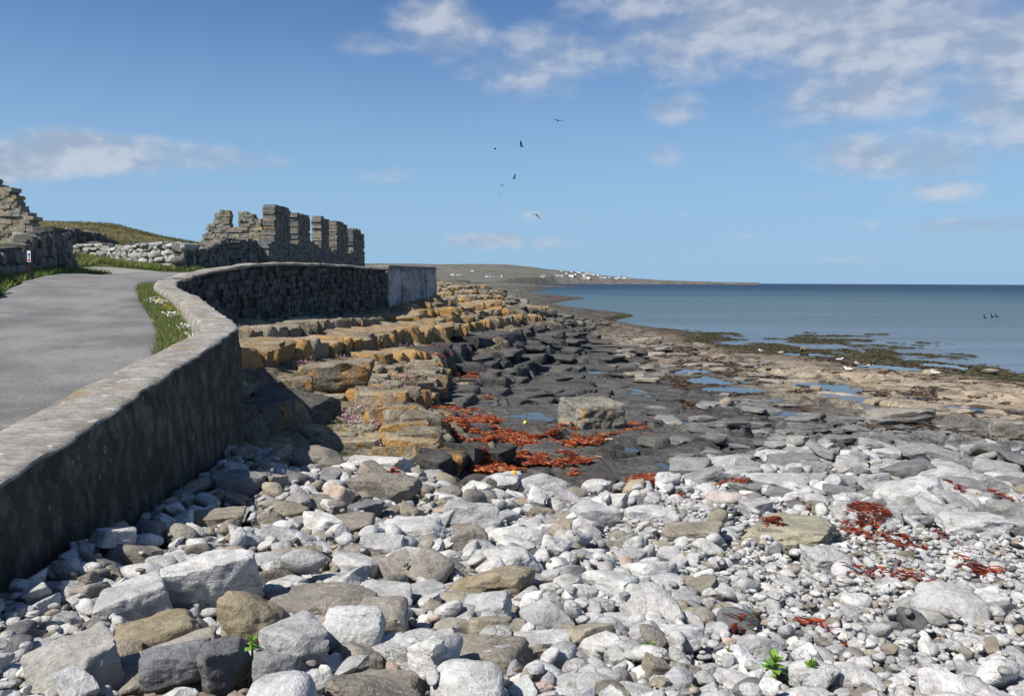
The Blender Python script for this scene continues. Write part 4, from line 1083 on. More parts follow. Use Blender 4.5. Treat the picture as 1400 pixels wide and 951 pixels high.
# ground pixels of the daisy and dandelion clumps
def land_hit(u, v):
    d = ray([u], [v])[0]; yy = np.linspace(6, 40, 500); zz = rbf_eval(RBF_L, d[0] * yy, yy) + 0.08; k_ = int(np.argmax(5 + d[2] * yy < zz)); Y = yy[k_]
    return np.array([d[0] * Y, Y, zz[k_] - 0.08])
daisy = np.array([land_hit(u, v) for u, v in [(208, 413), (213, 414), (218, 416), (222, 416), (236, 432), (234, 433), (252, 451), (257, 449), (262, 450), (259, 463), (215, 412)]])
o = specks('white_flowers', daisy, 26, 0.07, (0.010, 0.022), [(0.75, 0.75, 0.72), (0.7, 0.68, 0.6)], (0.08, 0.17)); o['label'] = 'small white flowers in the grass inside the sea wall curve'; o['category'] = 'flowers'
dand = np.array([land_hit(u, v) for u, v in [(225, 424), (234, 425), (219, 415)]])
o = specks('yellow_flowers', dand, 7, 0.03, (0.02, 0.03), [(0.75, 0.5, 0.02)], (0.10, 0.17)); o['label'] = 'few yellow dandelions in the grass inside the sea wall curve'; o['category'] = 'flowers'

# ------------------------------------------------------------------ bedrock ledges of jointed blocks
rb_ = np.random.default_rng(77)
LED = [mesh_np('ledge_block', *block_shape(8 if i < 10 else 5, rb_, 0.10, 24, 0.09), [M['lichen']], True, None, 38) for i in range(18)]
OCH = (0.245, 0.215, 0.16); DRK = (0.075, 0.072, 0.066)

def ledge_row(pts, h, depth, wr, tint, lich, out=0.05, hv=0.10, skip=0.0, name='ledge_block', sink=0.35):
    B = hit([p[0] for p in pts], [p[1] for p in pts]); P, T, q = arc_sample(B, 0.05); S = q[-1]; s = 0.0
    while s < S:
        w = rb_.uniform(*wr) * .68; sm = min(s + w / 2, S); s += w * 0.97
        if rb_.random() < skip: continue
        p = np.array([np.interp(sm, q, P[:, k]) for k in range(3)]); t = np.array([np.interp(sm, q, T[:, k]) for k in range(2)])
        n = np.array([-t[1], t[0]]); hh = h * rb_.uniform(1 - hv, 1 + hv); dd = depth * rb_.uniform(0.85, 1.15)
        c = np.array([*(p[:2] + n * (dd / 2 + rb_.normal(0, out))), p[2] + hh / 2 - sink / 2])
        Rz, Rt = rot_np(math.atan2(t[1], t[0]) + rb_.normal(0, 0.05), rb_.normal(0, 0.03), rb_.normal(0, 0.03))
        o = link(name, LED[rb_.integers(len(LED))], terrain); place(o, c, Rz @ Rt, (w * 0.53, dd / 2, (hh + sink) / 2))
        o.color = rgba(np.array(tint) * rb_.uniform(0.75, 1.25), np.clip(lich + rb_.normal(0, 0.16), 0, 1))

ledge_row([(338, 470, 3.45), (410, 462, 3.45), (440, 452, 3.5), (527, 446, 3.5)], .36, 1.0, (.45, 1.1), OCH, .35)
ledge_row([(334, 508, 3.0), (400, 492, 3.05), (450, 488, 3.0), (505, 479, 2.95), (560, 470, 2.95), (600, 457, 2.95)], .46, 1.5, (.5, 1.3), OCH, .62)
ledge_row([(572, 468, 2.5), (640, 453, 2.5), (700, 444, 2.45), (752, 437, 2.35)], .42, 2.2, (.6, 1.5), OCH, .75)
ledge_row([(545, 462, 2.82), (620, 447, 2.88), (690, 434, 2.86), (748, 426, 2.72)], .45, 2.4, (.6, 1.6), OCH, .72)
ledge_row([(545, 446, 3.22), (600, 438, 3.28), (650, 429, 3.28), (694, 421, 3.2)], .45, 2.4, (.6, 1.6), OCH, .75)
ledge_row([(560, 432, 3.6), (600, 424, 3.7), (640, 415, 3.8), (690, 411, 3.6)], .40, 2.6, (.7, 1.7), OCH, .62)
ledge_row([(597, 414, 4.1), (650, 404, 4.2), (690, 403, 3.95)], .38, 3.0, (.8, 2.0), OCH, .6)
ledge_row([(600, 403, 4.4), (650, 395, 4.6), (670, 394, 4.5)], .36, 3.0, (.8, 2.2), OCH, .55)
ledge_row([(602, 395, 4.7), (640, 389.5, 4.85)], .3, 3.0, (.8, 2.2), OCH, .5)
ledge_row([(332, 606, 2.74), (390, 592, 2.7), (444, 578, 2.68)], .46, 1.4, (.8, 1.2), (.12, .112, .095), .35, .03, .05)
ledge_row([(515, 500, 2.6), (550, 499, 2.55), (590, 497, 2.45)], .34, 1.5, (.45, 1.0), OCH, .8, .12)
ledge_row([(546, 560, 2.22), (588, 551, 2.18), (604, 523, 2.18), (600, 504, 2.25)], .34, 1.0, (.3, .7), OCH, .55, .10)
ledge_row([(590, 645, 2.18), (604, 615, 2.15), (597, 588, 2.2), (570, 570, 2.3)], .28, .8, (.3, .6), OCH, .55, .06)
ledge_row([(602, 652, 2.1), (655, 636, 2.05)], .30, .75, (.5, .8), DRK, .12, .04)
# dark lower beds
ledge_row([(606, 490, 2.0), (640, 481, 1.95), (686, 468, 1.9), (737, 453, 1.9), (795, 443, 1.8)], .34, 2.6, (1.8, 3.6), DRK, .06, .10, .08, .0, sink=.6)
ledge_row([(650, 510, 1.9), (690, 503, 1.85), (708, 492, 1.8), (712, 480, 1.75), (770, 462, 1.7), (808, 452, 1.6)], .30, 2.2, (1.6, 3.2), DRK, .03, .12, .08, .08, sink=.6)
ledge_row([(640, 540, 1.8), (692, 532, 1.72), (716, 512, 1.65), (744, 491, 1.6), (784, 476, 1.45), (818, 466, 1.3)], .28, 1.8, (1.4, 2.8), DRK, .03, .12, .08, .08, sink=.6)
ledge_row([(715, 549, 1.65), (768, 551, 1.62), (797, 542, 1.55), (816, 529, 1.5)], .20, 1.3, (1.2, 2.2), DRK, .03, .08, .08, .0, sink=.5)

# the dark platform itself: joint-bounded slabs of one bed, laid tight
PAVE = np.array([atz(*p)[:2] for p in [(612, 640, 2.1), (615, 560, 1.95), (612, 505, 1.95), (690, 476, 1.8), (760, 460, 1.6), (830, 462, 1.3), (900, 500, 1.3), (905, 560, 1.65), (880, 640, 2.1), (740, 652, 2.2)]])
cnt = 0; ja = -0.42; Yc = 12.5; cj, sj = math.cos(ja), math.sin(ja); row_ = 0
while Yc < 52 and cnt < 285:
    ce = 0.30 + 0.032 * Yc; xs = np.arange(-4, 12, ce * 1.25)
    for x_ in xs:
        px0 = x_ + (row_ % 2) * .6 * ce + rb_.normal(0, .08) * ce; py0 = Yc + ja * (x_ - 2) * .9 + rb_.normal(0, .06) * ce
        if not in_poly(np.array([[px0, py0]]), PAVE)[0] or rb_.random() < .22: continue
        if any(((px0 - q_[0]) / (q_[3] * .9)) ** 2 + ((py0 - q_[1]) / (q_[4] * .9)) ** 2 < 1 for q_ in pool_list): continue
        zz = float(np.mean(ground(px0 + np.array([-.3, .3, 0, 0, 0]) * ce, py0 + np.array([0, 0, -.3, .3, 0]) * ce)))
        o = link('bedrock_slab', LED[rb_.integers(10)], terrain); Rz, Rt = rot_np(ja + rb_.normal(0, .08), rb_.normal(0, .018), rb_.normal(0, .018))
        place(o, (px0, py0, zz - .09 + rb_.normal(0, .025)), Rz @ Rt, (ce * .64 * rb_.uniform(.9, 1.15), ce * .5 * rb_.uniform(.9, 1.2), .13)); o.color = rgba(np.array((.088, .083, .075)) * rb_.uniform(.75, 1.3), 0.0); cnt += 1
    Yc += ce * .98; row_ += 1

def pixels_in(poly, n, rng):
    poly = np.array(poly, float); lo = poly.min(0); hi = poly.max(0); out = []
    while len(out) < n:
        q = rng.uniform(lo, hi, (n * 3, 2)); out += list(q[in_poly(q, poly)])
    return np.array(out[:n])

# low jointed slabs over the orange rock shelf
q = pixels_in([(440, 500), (520, 478), (585, 480), (600, 520), (560, 555), (600, 600), (580, 632), (470, 600), (450, 560)], 170, rb_)
for p in hit(q[:, 0], q[:, 1]):
    w = rb_.uniform(.13, .42); o = link('ledge_slab', LED[rb_.integers(len(LED))], terrain)
    Rz, Rt = rot_np(rb_.uniform(-.5, .3), rb_.normal(0, .06), rb_.normal(0, .06))
    place(o, p + np.array([0, 0, -0.03]), Rz @ Rt, (w, w * rb_.uniform(.5, 1), rb_.uniform(.06, .12))); o.color = rgba(np.array(OCH) * rb_.uniform(.75, 1.2), np.clip(rb_.normal(.42, .2), 0, 1))

# ------------------------------------------------------------------ beach stones
rs = np.random.default_rng(101)
PALE = [(0.44, 0.435, 0.42), (0.50, 0.49, 0.47), (0.375, 0.37, 0.36), (0.42, 0.42, 0.415), (0.52, 0.51, 0.485)]
BROWN = [(0.25, 0.22, 0.17), (0.225, 0.20, 0.165), (0.29, 0.25, 0.19), (0.275, 0.25, 0.21)]
DARK = [(0.125, 0.125, 0.125), (0.16, 0.16, 0.165), (0.19, 0.185, 0.18)]
CELL = 0.03; BX0, BX1, BY0, BY1 = -5.2, 14.0, 1.6, 17.5
bx = np.arange(BX0, BX1, CELL); by = np.arange(BY0, BY1, CELL)
BXg, BYg = np.meshgrid(bx, by); HB = ground(BXg.ravel(), BYg.ravel()).reshape(BXg.shape)
_sd, _ = polyline_dist(np.column_stack([BXg.ravel(), BYg.ravel()]), WLINE); WSD = _sd.reshape(BXg.shape)

def settle(x, y, a, b, c, yaw, pct=78, commit=True, sink=0.0, tiltmax=0.45):
    """drop a flat stone on the height raster; returns centre z and tilts"""
    r = max(a, b); i0 = int((x - r - BX0) / CELL); i1 = int((x + r - BX0) / CELL) + 2; j0 = int((y - r - BY0) / CELL); j1 = int((y + r - BY0) / CELL) + 2
    i0, j0 = max(i0, 0), max(j0, 0); i1, j1 = min(i1, len(bx)), min(j1, len(by))
    if i1 - i0 < 1 or j1 - j0 < 1: return None
    X = BXg[j0:j1, i0:i1] - x; Y = BYg[j0:j1, i0:i1] - y; H = HB[j0:j1, i0:i1]
    cy_, sy_ = math.cos(yaw), math.sin(yaw); lx = X * cy_ + Y * sy_; ly = -X * sy_ + Y * cy_
    e = 1 - (np.abs(lx / a) ** 2.4 + np.abs(ly / b) ** 2.4); m = e > 0
    if m.sum() < 1:
        m = np.zeros_like(m); jj, ii_ = np.unravel_index(np.argmax(e), e.shape); m[jj, ii_] = True; e = np.where(m, 1.0, e)
    gx_ = gy_ = 0.0
    if m.sum() >= 6:
        A = np.column_stack([lx[m], ly[m], np.ones(m.sum())]); sol = np.linalg.lstsq(A, H[m], rcond=None)[0]
        gx_ = float(np.clip(sol[0], -tiltmax, tiltmax)); gy_ = float(np.clip(sol[1], -tiltmax, tiltmax))
    s_ = np.sqrt(np.clip(e[m], 0, 1)); pl = gx_ * lx[m] + gy_ * ly[m]
    z = float(np.percentile(H[m] - pl + c * s_, pct)) - sink * c
    if commit:
        Hn = H.copy(); Hn[m] = np.maximum(H[m], z + pl + c * s_ * 0.95); HB[j0:j1, i0:i1] = Hn
    return z, gx_, gy_

def tilt_R(yaw, gx_, gy_):
    xa = np.array([1, 0, gx_]); xa /= np.linalg.norm(xa); ya = np.array([0, 1, gy_]); za = np.cross(xa, ya); za /= np.linalg.norm(za); ya = np.cross(za, xa)
    Rz, _ = rot_np(yaw); return Rz @ np.column_stack([xa, ya, za])

# boulders one can name: u, v of the middle, width px, height px, colour, shape, yaw, extra tilt, label
OCHRE = (0.255, 0.21, 0.14)
BOULD = [
    (430, 612, 78, 34, BROWN[1], 'round', .1, 0, 'smooth brown boulder resting against the low rock step below the orange shelf'),
    (325, 645, 70, 44, DARK[2], 'ang', .5, 0, 'pitted grey boulder in the heap by the foot of the sea wall'),
    (528, 650, 96, 52, BROWN[1], 'ang', -.2, .1, 'big fawn angular boulder just below the pink flowers'),
    (520, 622, 80, 32, PALE[1], 'ang', -.4, 0, 'white rough boulder touching the edge of the orange shelf'),
    (738, 650, 74, 38, PALE[2], 'ang', .2, .1, 'pale peaked boulder at the edge of the red seaweed'),
    (692, 652, 56, 26, PALE[3], 'ang', .1, 0, 'pale flat boulder beside the peaked boulder at the edge of the seaweed'),
    (470, 700, 80, 40, BROWN[1], 'ang', .1, 0, 'brown angular boulder amid pale cobbles above the long flat brown boulder'),
    (290, 695, 86, 36, BROWN[0], 'slab', .2, .1, 'brown oblong boulder in the heap beside the sea wall shadow'),
    (565, 712, 104, 38, PALE[1], 'slab', -.1, 0, 'white flat slab with rough top in the middle of the beach'),
    (643, 690, 78, 50, PALE[2], 'slab', .1, 0, 'grey blocky boulder behind the white flat slab'),
    (640, 722, 56, 50, BROWN[3], 'ang', .2, .3, 'fawn pointed boulder between the white slab and the white rounded boulder'),
    (706, 718, 82, 44, PALE[1], 'round', 0, 0, 'white rounded boulder with smooth humped top'),
    (708, 752, 76, 46, PALE[0], 'ang', .4, 0, 'pale knobbly boulder in front of the white rounded boulder'),
    (675, 775, 104, 56, OCHRE, 'slab', -.45, .2, 'tan oblong boulder tilted among the white cobbles'),
    (437, 805, 158, 62, BROWN[1], 'slab', -.05, 0, 'long flat grey-brown boulder, the widest slab in the cobbles'),
    (400, 745, 84, 34, BROWN[0], 'slab', .0, 0, 'brown flat boulder behind the long flat brown slab'),
    (350, 838, 100, 108, OCHRE, 'round', .3, 0, 'big round brown boulder with ochre patches under the white boulder'),
    (185, 800, 104, 74, PALE[2], 'ang', .5, .25, 'light grey veined boulder leaning on the pitted tan boulder'),
    (222, 842, 138, 78, OCHRE, 'slab', .35, .2, 'pitted tan boulder leaning beneath the big white boulder'),
    (296, 778, 136, 96, PALE[1], 'ang', .3, .15, 'big white angular boulder perched on top of the boulder pile'),
    (228, 884, 150, 62, BROWN[3], 'slab', .5, .2, 'long fawn boulder sloping under the pitted tan boulder'),
    (112, 912, 128, 88, (0.33, 0.315, 0.285), 'ang', .6, .2, 'light grey tapering boulder beside fine pebbles at the pile foot'),
    (238, 912, 92, 76, DARK[1], 'ang', .2, .1, 'slate grey broken boulder with rough fractured faces'),
    (306, 905, 82, 84, DARK[0], 'ang', .9, .2, 'dark charcoal fractured boulder, its edges sharp'),
    (380, 916, 72, 82, (0.2, 0.2, 0.2), 'ang', .2, .1, 'dark grey split boulder standing beside the charcoal fractured one'),
    (262, 944, 122, 48, OCHRE, 'round', .2, 0, 'low pale boulder with orange lichen patches at the pile foot'),
    (425, 930, 62, 50, PALE[0], 'ang', .7, .2, 'pale wedge-shaped stone between the split boulder and brown slab'),
    (515, 922, 136, 66, BROWN[1], 'slab', -.1, .05, 'broad brown slab with mottled top among white cobbles'),
    (556, 870, 98, 72, PALE[3], 'ang', -.5, .2, 'bulky white angular boulder beside the broad brown slab'),
    (620, 832, 62, 46, BROWN[3], 'round', .1, 0, 'rounded grey-fawn boulder with flat face in white cobbles'),
    (640, 800, 92, 40, BROWN[0], 'round', -.1, 0, 'brown smooth boulder just in front of the tan oblong boulder'),
    (668, 876, 136, 70, (0.23, 0.205, 0.165), 'slab', -.15, .05, 'brown-grey broad slab carrying pale cobbles on top'),
    (745, 860, 88, 42, PALE[0], 'slab', -.05, 0, 'pale flat-topped slab with squared corner'),
    (742, 822, 72, 44, PALE[2], 'ang', .3, .1, 'grey angular boulder behind the pale flat-topped slab'),
    (680, 892, 66, 30, PALE[2], 'round', 0, 0, 'smooth grey oval cobble lying on the brown-grey broad slab'),
    (672, 916, 48, 36, PALE[1], 'round', 0, 0, 'smooth white egg-shaped cobble in front of the brown-grey slab'),
    (713, 913, 40, 32, PALE[1], 'round', .3, 0, 'smooth white round cobble beside the egg-shaped cobble'),
    (620, 920, 70, 34, PALE[2], 'ang', .1, 0, 'grey angular cobble beside the white egg-shaped cobble'),
    (790, 908, 78, 58, PALE[0], 'ang', .3, .1, 'pale boulder with dark broken right face'),
    (870, 920, 66, 44, PALE[2], 'ang', .1, 0, 'grey flat boulder beside a green seedling'),
    (982, 936, 66, 40, PALE[3], 'ang', .2, 0, 'pale blocky stone between two green seedlings'),
    (945, 713, 80, 36, BROWN[0], 'slab', -.35, .05, 'brown flat slab with yellowish edge near the bedrock ledge'),
    (1085, 708, 142, 40, (0.30, 0.28, 0.20), 'slab', -.42, .06, 'long slab with yellow lichen stripe lying across the pebbles'),
    (1126, 746, 66, 46, PALE[0], 'ang', .3, .1, 'pale triangular boulder at the end of the lichen-striped slab'),
    (1300, 803, 92, 54, PALE[2], 'round', -.2, 0, 'humped grey boulder alone amid small pebbles and red weed'),
    (1040, 857, 80, 50, PALE[2], 'ang', -.3, 0, 'grey wedge-shaped boulder alone amid small white pebbles'),
    (992, 668, 56, 28, (0.46, 0.40, 0.37), 'round', -.6, .1, 'pinkish white curved boulder by the bedrock'),
    (835, 775, 50, 24, BROWN[3], 'round', .2, 0, 'fawn oval cobble amid white cobbles right of the tan boulder'),
    (862, 745, 46, 30, PALE[2], 'ang', .2, 0, 'grey cobble with sharp ridge behind the fawn oval cobble'),
    (905, 775, 60, 30, PALE[0], 'round', .2, 0, 'pale oval boulder in the belt of white cobbles'),
    (820, 690, 60, 36, PALE[3], 'ang', .2, 0, 'pale boulder by the rock edge below the red seaweed'),
    (890, 690, 74, 34, PALE[1], 'ang', .2, 0, 'white ridged boulder against the dark bedrock edge'),
    (1190, 690, 90, 34, PALE[2], 'slab', -.2, 0, 'grey slab of broken bedrock seaward of the lichen-striped slab'),
    (1240, 660, 110, 36, PALE[2], 'slab', .1, 0, 'wide pale bedrock slab behind the cobble belt'),
    (1330, 700, 96, 36, PALE[0], 'slab', 0, 0, 'pale bedrock slab near red weed on the seaward side'),
    (1290, 640, 84, 40, PALE[2], 'round', .1, 0, 'rounded pale bedrock hump beyond the cobble belt'),
    (1060, 650, 90, 32, PALE[0], 'slab', -.1, 0, 'pale bedrock slab behind the pink curved boulder'),
    (1000, 640, 74, 34, PALE[2], 'ang', .3, 0, 'grey jutting bedrock block at the top of the cobbles'),
    (1090, 622, 84, 34, DARK[2], 'slab', .1, 0, 'dark grey squared bedrock block facing the cobbles'),
]
NAMED = []; FOOT = []
import re
def under_boulder(x, y, k=1.0):
    for (bx_, by_, a, b, yaw) in FOOT:
        dx, dy = x - bx_, y - by_; lx = dx * math.cos(yaw) + dy * math.sin(yaw); ly = -dx * math.sin(yaw) + dy * math.cos(yaw)
        if abs(lx / a) ** 2.4 + abs(ly / b) ** 2.4 < k: return True
    return False
def short_name(label):
    m = re.match(r'.*?\b(boulder|slab|cobble|stone|block|hump|one)\b', label); return m.group(0)
def boulder(u, v, wpx, hpx, col, kind, yaw, tilt, label):
    p = hit([u], [min(v + hpx * 0.42, 948)], 0.15)[0]; D = p[1]
    if v > 860: D = max(D, 3.35)
    a = wpx / F * D / 2 * 1.10
    q = at(u, v, D + a * 0.35); c = hpx / F * D / 2
    b = a * rs.uniform(.62, .82) if kind != 'round' else a * rs.uniform(.7, .9)
    el = (5 - p[2]) / D                                         # the view is from above, part of the height is the top seen
    c = max(c * 1.0 - 0.2 * b * el, c * 0.7)
    P, Fc = rock_shape(kind, 5 if D < 8 else 4, rs, 0.07 if D < 8 else .13)
    P = P * np.array([a, b, c])
    off = rs.uniform(-40, 40, 3)
    nrm = P / np.linalg.norm(P, axis=1)[:, None]
    P = P + nrm * (0.09 * c * fbm(P * (1.3 / c) * 0.9 + off, 4, 3, .6) + 0.03 * c * fbm(P * (6 / c) + off, 3, 4))[:, None]
    r = settle(q[0], q[1], a, b, c, yaw, 35, False, 0, .3)
    zc = min(q[2] - 0.10 * c, r[0] + .03)          # seated among its neighbours, never hovering
    o = link('boulder', mesh_np('boulder', P, Fc, [M['stone']], True, None, 42 if kind != 'round' else None), label=label, cat='boulder')
    Rz, Rt = rot_np(yaw, 0, -tilt); place(o, (q[0], q[1], zc), Rz @ Rt, (1, 1, 1)); o.color = rgba(col)
    NAMED.append((q[0], q[1], short_name(label))); FOOT.append((q[0], q[1], a, b, yaw))
    # keep the raster in step with the boulder's real place
    settle_at(q[0], q[1], a, b, c, yaw, zc)
    return o
def settle_at(x, y, a, b, c, yaw, z):
    r = max(a, b); i0 = max(int((x - r - BX0) / CELL), 0); i1 = min(int((x + r - BX0) / CELL) + 2, len(bx)); j0 = max(int((y - r - BY0) / CELL), 0); j1 = min(int((y + r - BY0) / CELL) + 2, len(by))
    X = BXg[j0:j1, i0:i1] - x; Y = BYg[j0:j1, i0:i1] - y; H = HB[j0:j1, i0:i1]
    lx = X * math.cos(yaw) + Y * math.sin(yaw); ly = -X * math.sin(yaw) + Y * math.cos(yaw); e = 1 - (np.abs(lx / a) ** 2.4 + np.abs(ly / b) ** 2.4); m = e > 0
    H[m] = np.maximum(H[m], z + c * .92 * np.sqrt(e[m]))

# a first bed of pebbles under everything, then the boulders, then cobbles that settle into the gaps
STONES = []   # x, y, z, a, b, c, yaw, gx, gy, colour, kind, covered later?
GB = HB.copy()
def depth_at(x, y):
    j = min(int((y - BY0) / CELL), len(by) - 1); i = min(int((x - BX0) / CELL), len(bx) - 1)
    return HB[j, i] - GB[j, i]
def beach_ok(x, y):
    if not (BX0 < x < BX1 and BY0 < y < BY1): return False
    j = min(int((y - BY0) / CELL), len(by) - 1); i = min(int((x - BX0) / CELL), len(bx) - 1)
    if WSD[j, i] > -0.10: return False
    return True
def zone_size(x, y, rng):
    """semi-axis of a typical stone: coarse by the wall and near the bedrock, fine shingle on the right"""
    u = 700 + F * x / y
    fine = float(sstep(-0.7, 1.5, x - 0.10 * y)) * float(sstep(11.5, 8.5, y))
    finel = float(sstep(-1.35, -1.8, x)) * float(sstep(5.2, 4.2, y))
    coarse = 1 - max(fine, finel)
    s = rng.lognormal(math.log(0.043 + 0.030 * coarse + 0.020 * float(sstep(8, 12, y))), 0.40 if coarse < .5 else 0.48)
    return float(np.clip(s, 0.022, 0.19)), coarse
def cobble(x, y, size, coarse, rng, pct=72):
    kind = 'round' if rng.random() < 0.58 - 0.22 * coarse else ('ang' if rng.random() < .65 else 'slab')
    a = size; b = size * rng.uniform(.58, .92); c = size * rng.uniform(.34, .62); yaw = rng.uniform(0, 6.28)
    r = settle(x, y, a, b, c, yaw, pct)
    if r is None: return
    wb = 0.10 + 0.22 * coarse * float(sstep(1.2, -1.2, x)); k = rng.random()
    cl = BROWN[rng.integers(4)] if k < wb else (DARK[rng.integers(3)] if k < wb + .05 else PALE[rng.integers(5)])
    if rng.random() < 0.012: cl = (0.42, 0.33, 0.27)
    cl = np.array(cl) * rng.uniform(.8, 1.14) * (1 + rng.normal(0, .008, 3))
    STONES.append((x, y, r[0], a, b, c, yaw, r[1], r[2], cl, kind))

bpoly = np.array([(-2.6, 2.2), (2.2, 2.2), (3.2, 3.2), (9, 9)] + [tuple(p) for p in BEACH_EDGE[::-1][1:]] + [(-4.0, 12.0), (-3.3, 6)])
bed = bpoly
def sample_beach(n, rng, ymax=14.5):
    """points dense in proportion to what the view resolves, inside the beach"""
    out = []
    while len(out) < n:
        y = np.exp(rng.uniform(math.log(2.3), math.log(ymax), n)); x = rng.uniform(-0.72, 0.72, n) * y
        ok = in_poly(np.column_stack([x, y]), bed); out += [(a_, b_) for a_, b_ in zip(x[ok], y[ok]) if beach_ok(a_, b_)]
    return out[:n]
for (x, y) in sample_beach(3200, rs):
    s, cz = zone_size(x, y, rs)
    if depth_at(x, y) < 0.05: cobble(x, y, s * 0.9, cz, rs)
n_bed = len(STONES)
for bd in BOULD: boulder(*bd)
STONES[:] = [t_ for t_ in STONES if not under_boulder(t_[0], t_[1], .7)]   # the bed gives way under a boulder
cand = sample_beach(40000, rs); ci_ = 0
for step_ in range(20000):
    best = None
    for k_ in range(3):
        x, y = cand[ci_ % len(cand)]; ci_ += 1; h = depth_at(x, y)
        if best is None or h < best[0]: best = (h, x, y)
    h, x, y = best
    s, cz = zone_size(x, y, rs)
    if step_ > 7500: s = min(s, 0.055) * rs.uniform(.55, .95)
    if h > 0.06 + 0.35 * s or under_boulder(x, y, 1.15): continue
    if s > .05 and max(depth_at(x + dx_ * s, y + dy_ * s) for dx_, dy_ in ((1, 0), (-1, 0), (0, 1), (0, -1))) > .2: continue
    cobble(x, y, s, cz, rs, 60)
# broken bedrock lumps behind the cobbles on the seaward side
q = pixels_in([(900, 668), (960, 640), (1060, 612), (1400, 612), (1420, 740), (1240, 720), (1100, 690)], 420, rs)
for p in hit(q[:, 0], q[:, 1]):
    s = rs.lognormal(math.log(.165), .5); k_ = rs.random()
    a = min(s, .5); b = a * rs.uniform(.6, .95); c = a * rs.uniform(.24, .42); yaw = rs.normal(-.2, .5)
    if depth_at(p[0], p[1]) > .16: continue
    r = settle(p[0], p[1], a, b, c, yaw, 45, True, .3)
    if r is None: continue
    cl = np.array((PALE[2], PALE[0], (0.26, .26, .255), DARK[2], (0.29, .285, .27))[rs.integers(5)]) * rs.uniform(.8, 1.1)
    STONES.append((p[0], p[1], r[0], a, b, c, yaw, r[1], r[2], cl, 'slab' if k_ < .42 else 'ang' if k_ < .86 else 'round'))

# how large each stone shows, and whether it lies in the open
def in_view(x, y, z):
    d = np.array([x, y, z]) - EYE; zc = d @ fw; return 700 + F * (d @ RT) / zc, 475.5 - F * (d @ UP) / zc
score = []
for i, s in enumerate(STONES):
    u, v = in_view(*s[:3]); r = 0
    if -20 < u < 1420 and v < 965:
        j = min(int((s[1] - BY0) / CELL), len(by) - 1); k_ = min(int((s[0] - BX0) / CELL), len(bx) - 1)
        open_ = HB[j, k_] < s[2] + s[5] * 1.15
        r = s[3] * s[4] / s[1] ** 2 * (1 if open_ else 0.15)
    score.append(r)
order = np.argsort(-np.array(score)); single = set(order[:300].tolist())
VAR = {}
for kd in ('round', 'ang', 'slab'):
    for l in (2, 3, 4):
        VAR[kd, l] = [rock_shape(kd, l, rs, 0.05 if kd == 'round' else 0.08) for _ in range(9)]
ONE = {kd: [mesh_np('cobble', P, Fc, [M['stone']], True, None, None if kd == 'round' else 40) for P, Fc in VAR[kd, 4]] for kd in ('round', 'ang', 'slab')}
SHAPEW = {'round': 'rounded', 'ang': 'angular', 'slab': 'flat blocky'}
def tone(c):
    if c[0] - c[2] > 0.045: return 'brown'
    l_ = sum(c) / 3
    return 'dark grey' if l_ < .22 else ('grey' if l_ < .34 else ('pale grey' if l_ < .41 else 'whitish'))
jV = {'round': [], 'x': []}; jF = {'round': [], 'x': []}; jC = {'round': [], 'x': []}; jo = {'round': 0, 'x': 0}
for i, (x, y, z, a, b, c, yaw, gx_, gy_, cl, kd) in enumerate(STONES):
    R = tilt_R(yaw, gx_, gy_)
    if i in single:
        sz = 'large ' if a > .2 else ('small ' if a < .09 else ''); tn = tone(cl)
        k_ = int(np.argmin([math.hypot(x - n[0], y - n[1]) for n in NAMED])); near_ = math.hypot(x - NAMED[k_][0], y - NAMED[k_][1])
        where = f"beside the {NAMED[k_][2]}" if near_ < .9 else ('among broken bedrock' if (y > 9.5 and x > 1.5) else 'lying loose on the cobble beach')
        lab = f"{sz}{tn} {SHAPEW[kd]} cobble {where}"
        o = link('cobble', ONE[kd][rs.integers(9)], label=lab, cat='cobble', group=f"{sz}{tn} {SHAPEW[kd]} cobbles {where}")
        place(o, (x, y, z), R, (a, b, c)); o.color = rgba(cl)
    else:
        if min(HB[min(max(int((y + dy_ * .55 * a - BY0) / CELL), 0), len(by) - 1), min(max(int((x + dx_ * .55 * a - BX0) / CELL), 0), len(bx) - 1)] for dx_, dy_ in ((0, 0), (1, 0), (-1, 0), (0, 1), (0, -1))) > z + c + .012: continue   # wholly buried
        px_ = a / y * F
        P, Fc = VAR[kd, 3 if px_ > 15 else 2][rs.integers(9)]
        kk_ = 'round' if kd == 'round' else 'x'
        jV[kk_].append((P * np.array([a, b, c])) @ R.T + np.array([x, y, z])); jF[kk_].append(Fc + jo[kk_]); jC[kk_].append(np.repeat(np.array(cl)[None], len(P), 0)); jo[kk_] += len(P)
for kk_, nm, lab in (('round', 'pebbles', 'smaller rounded grey pebbles covering the beach'), ('x', 'shingle', 'smaller angular grey stones covering the beach')):
    o = link(nm, mesh_np(nm, np.vstack(jV[kk_]), np.vstack(jF[kk_]), [M['stone_attr']], True, np.vstack(jC[kk_]), None if kk_ == 'round' else 42), kind='stuff'); o['label'] = lab; o['category'] = 'pebbles'

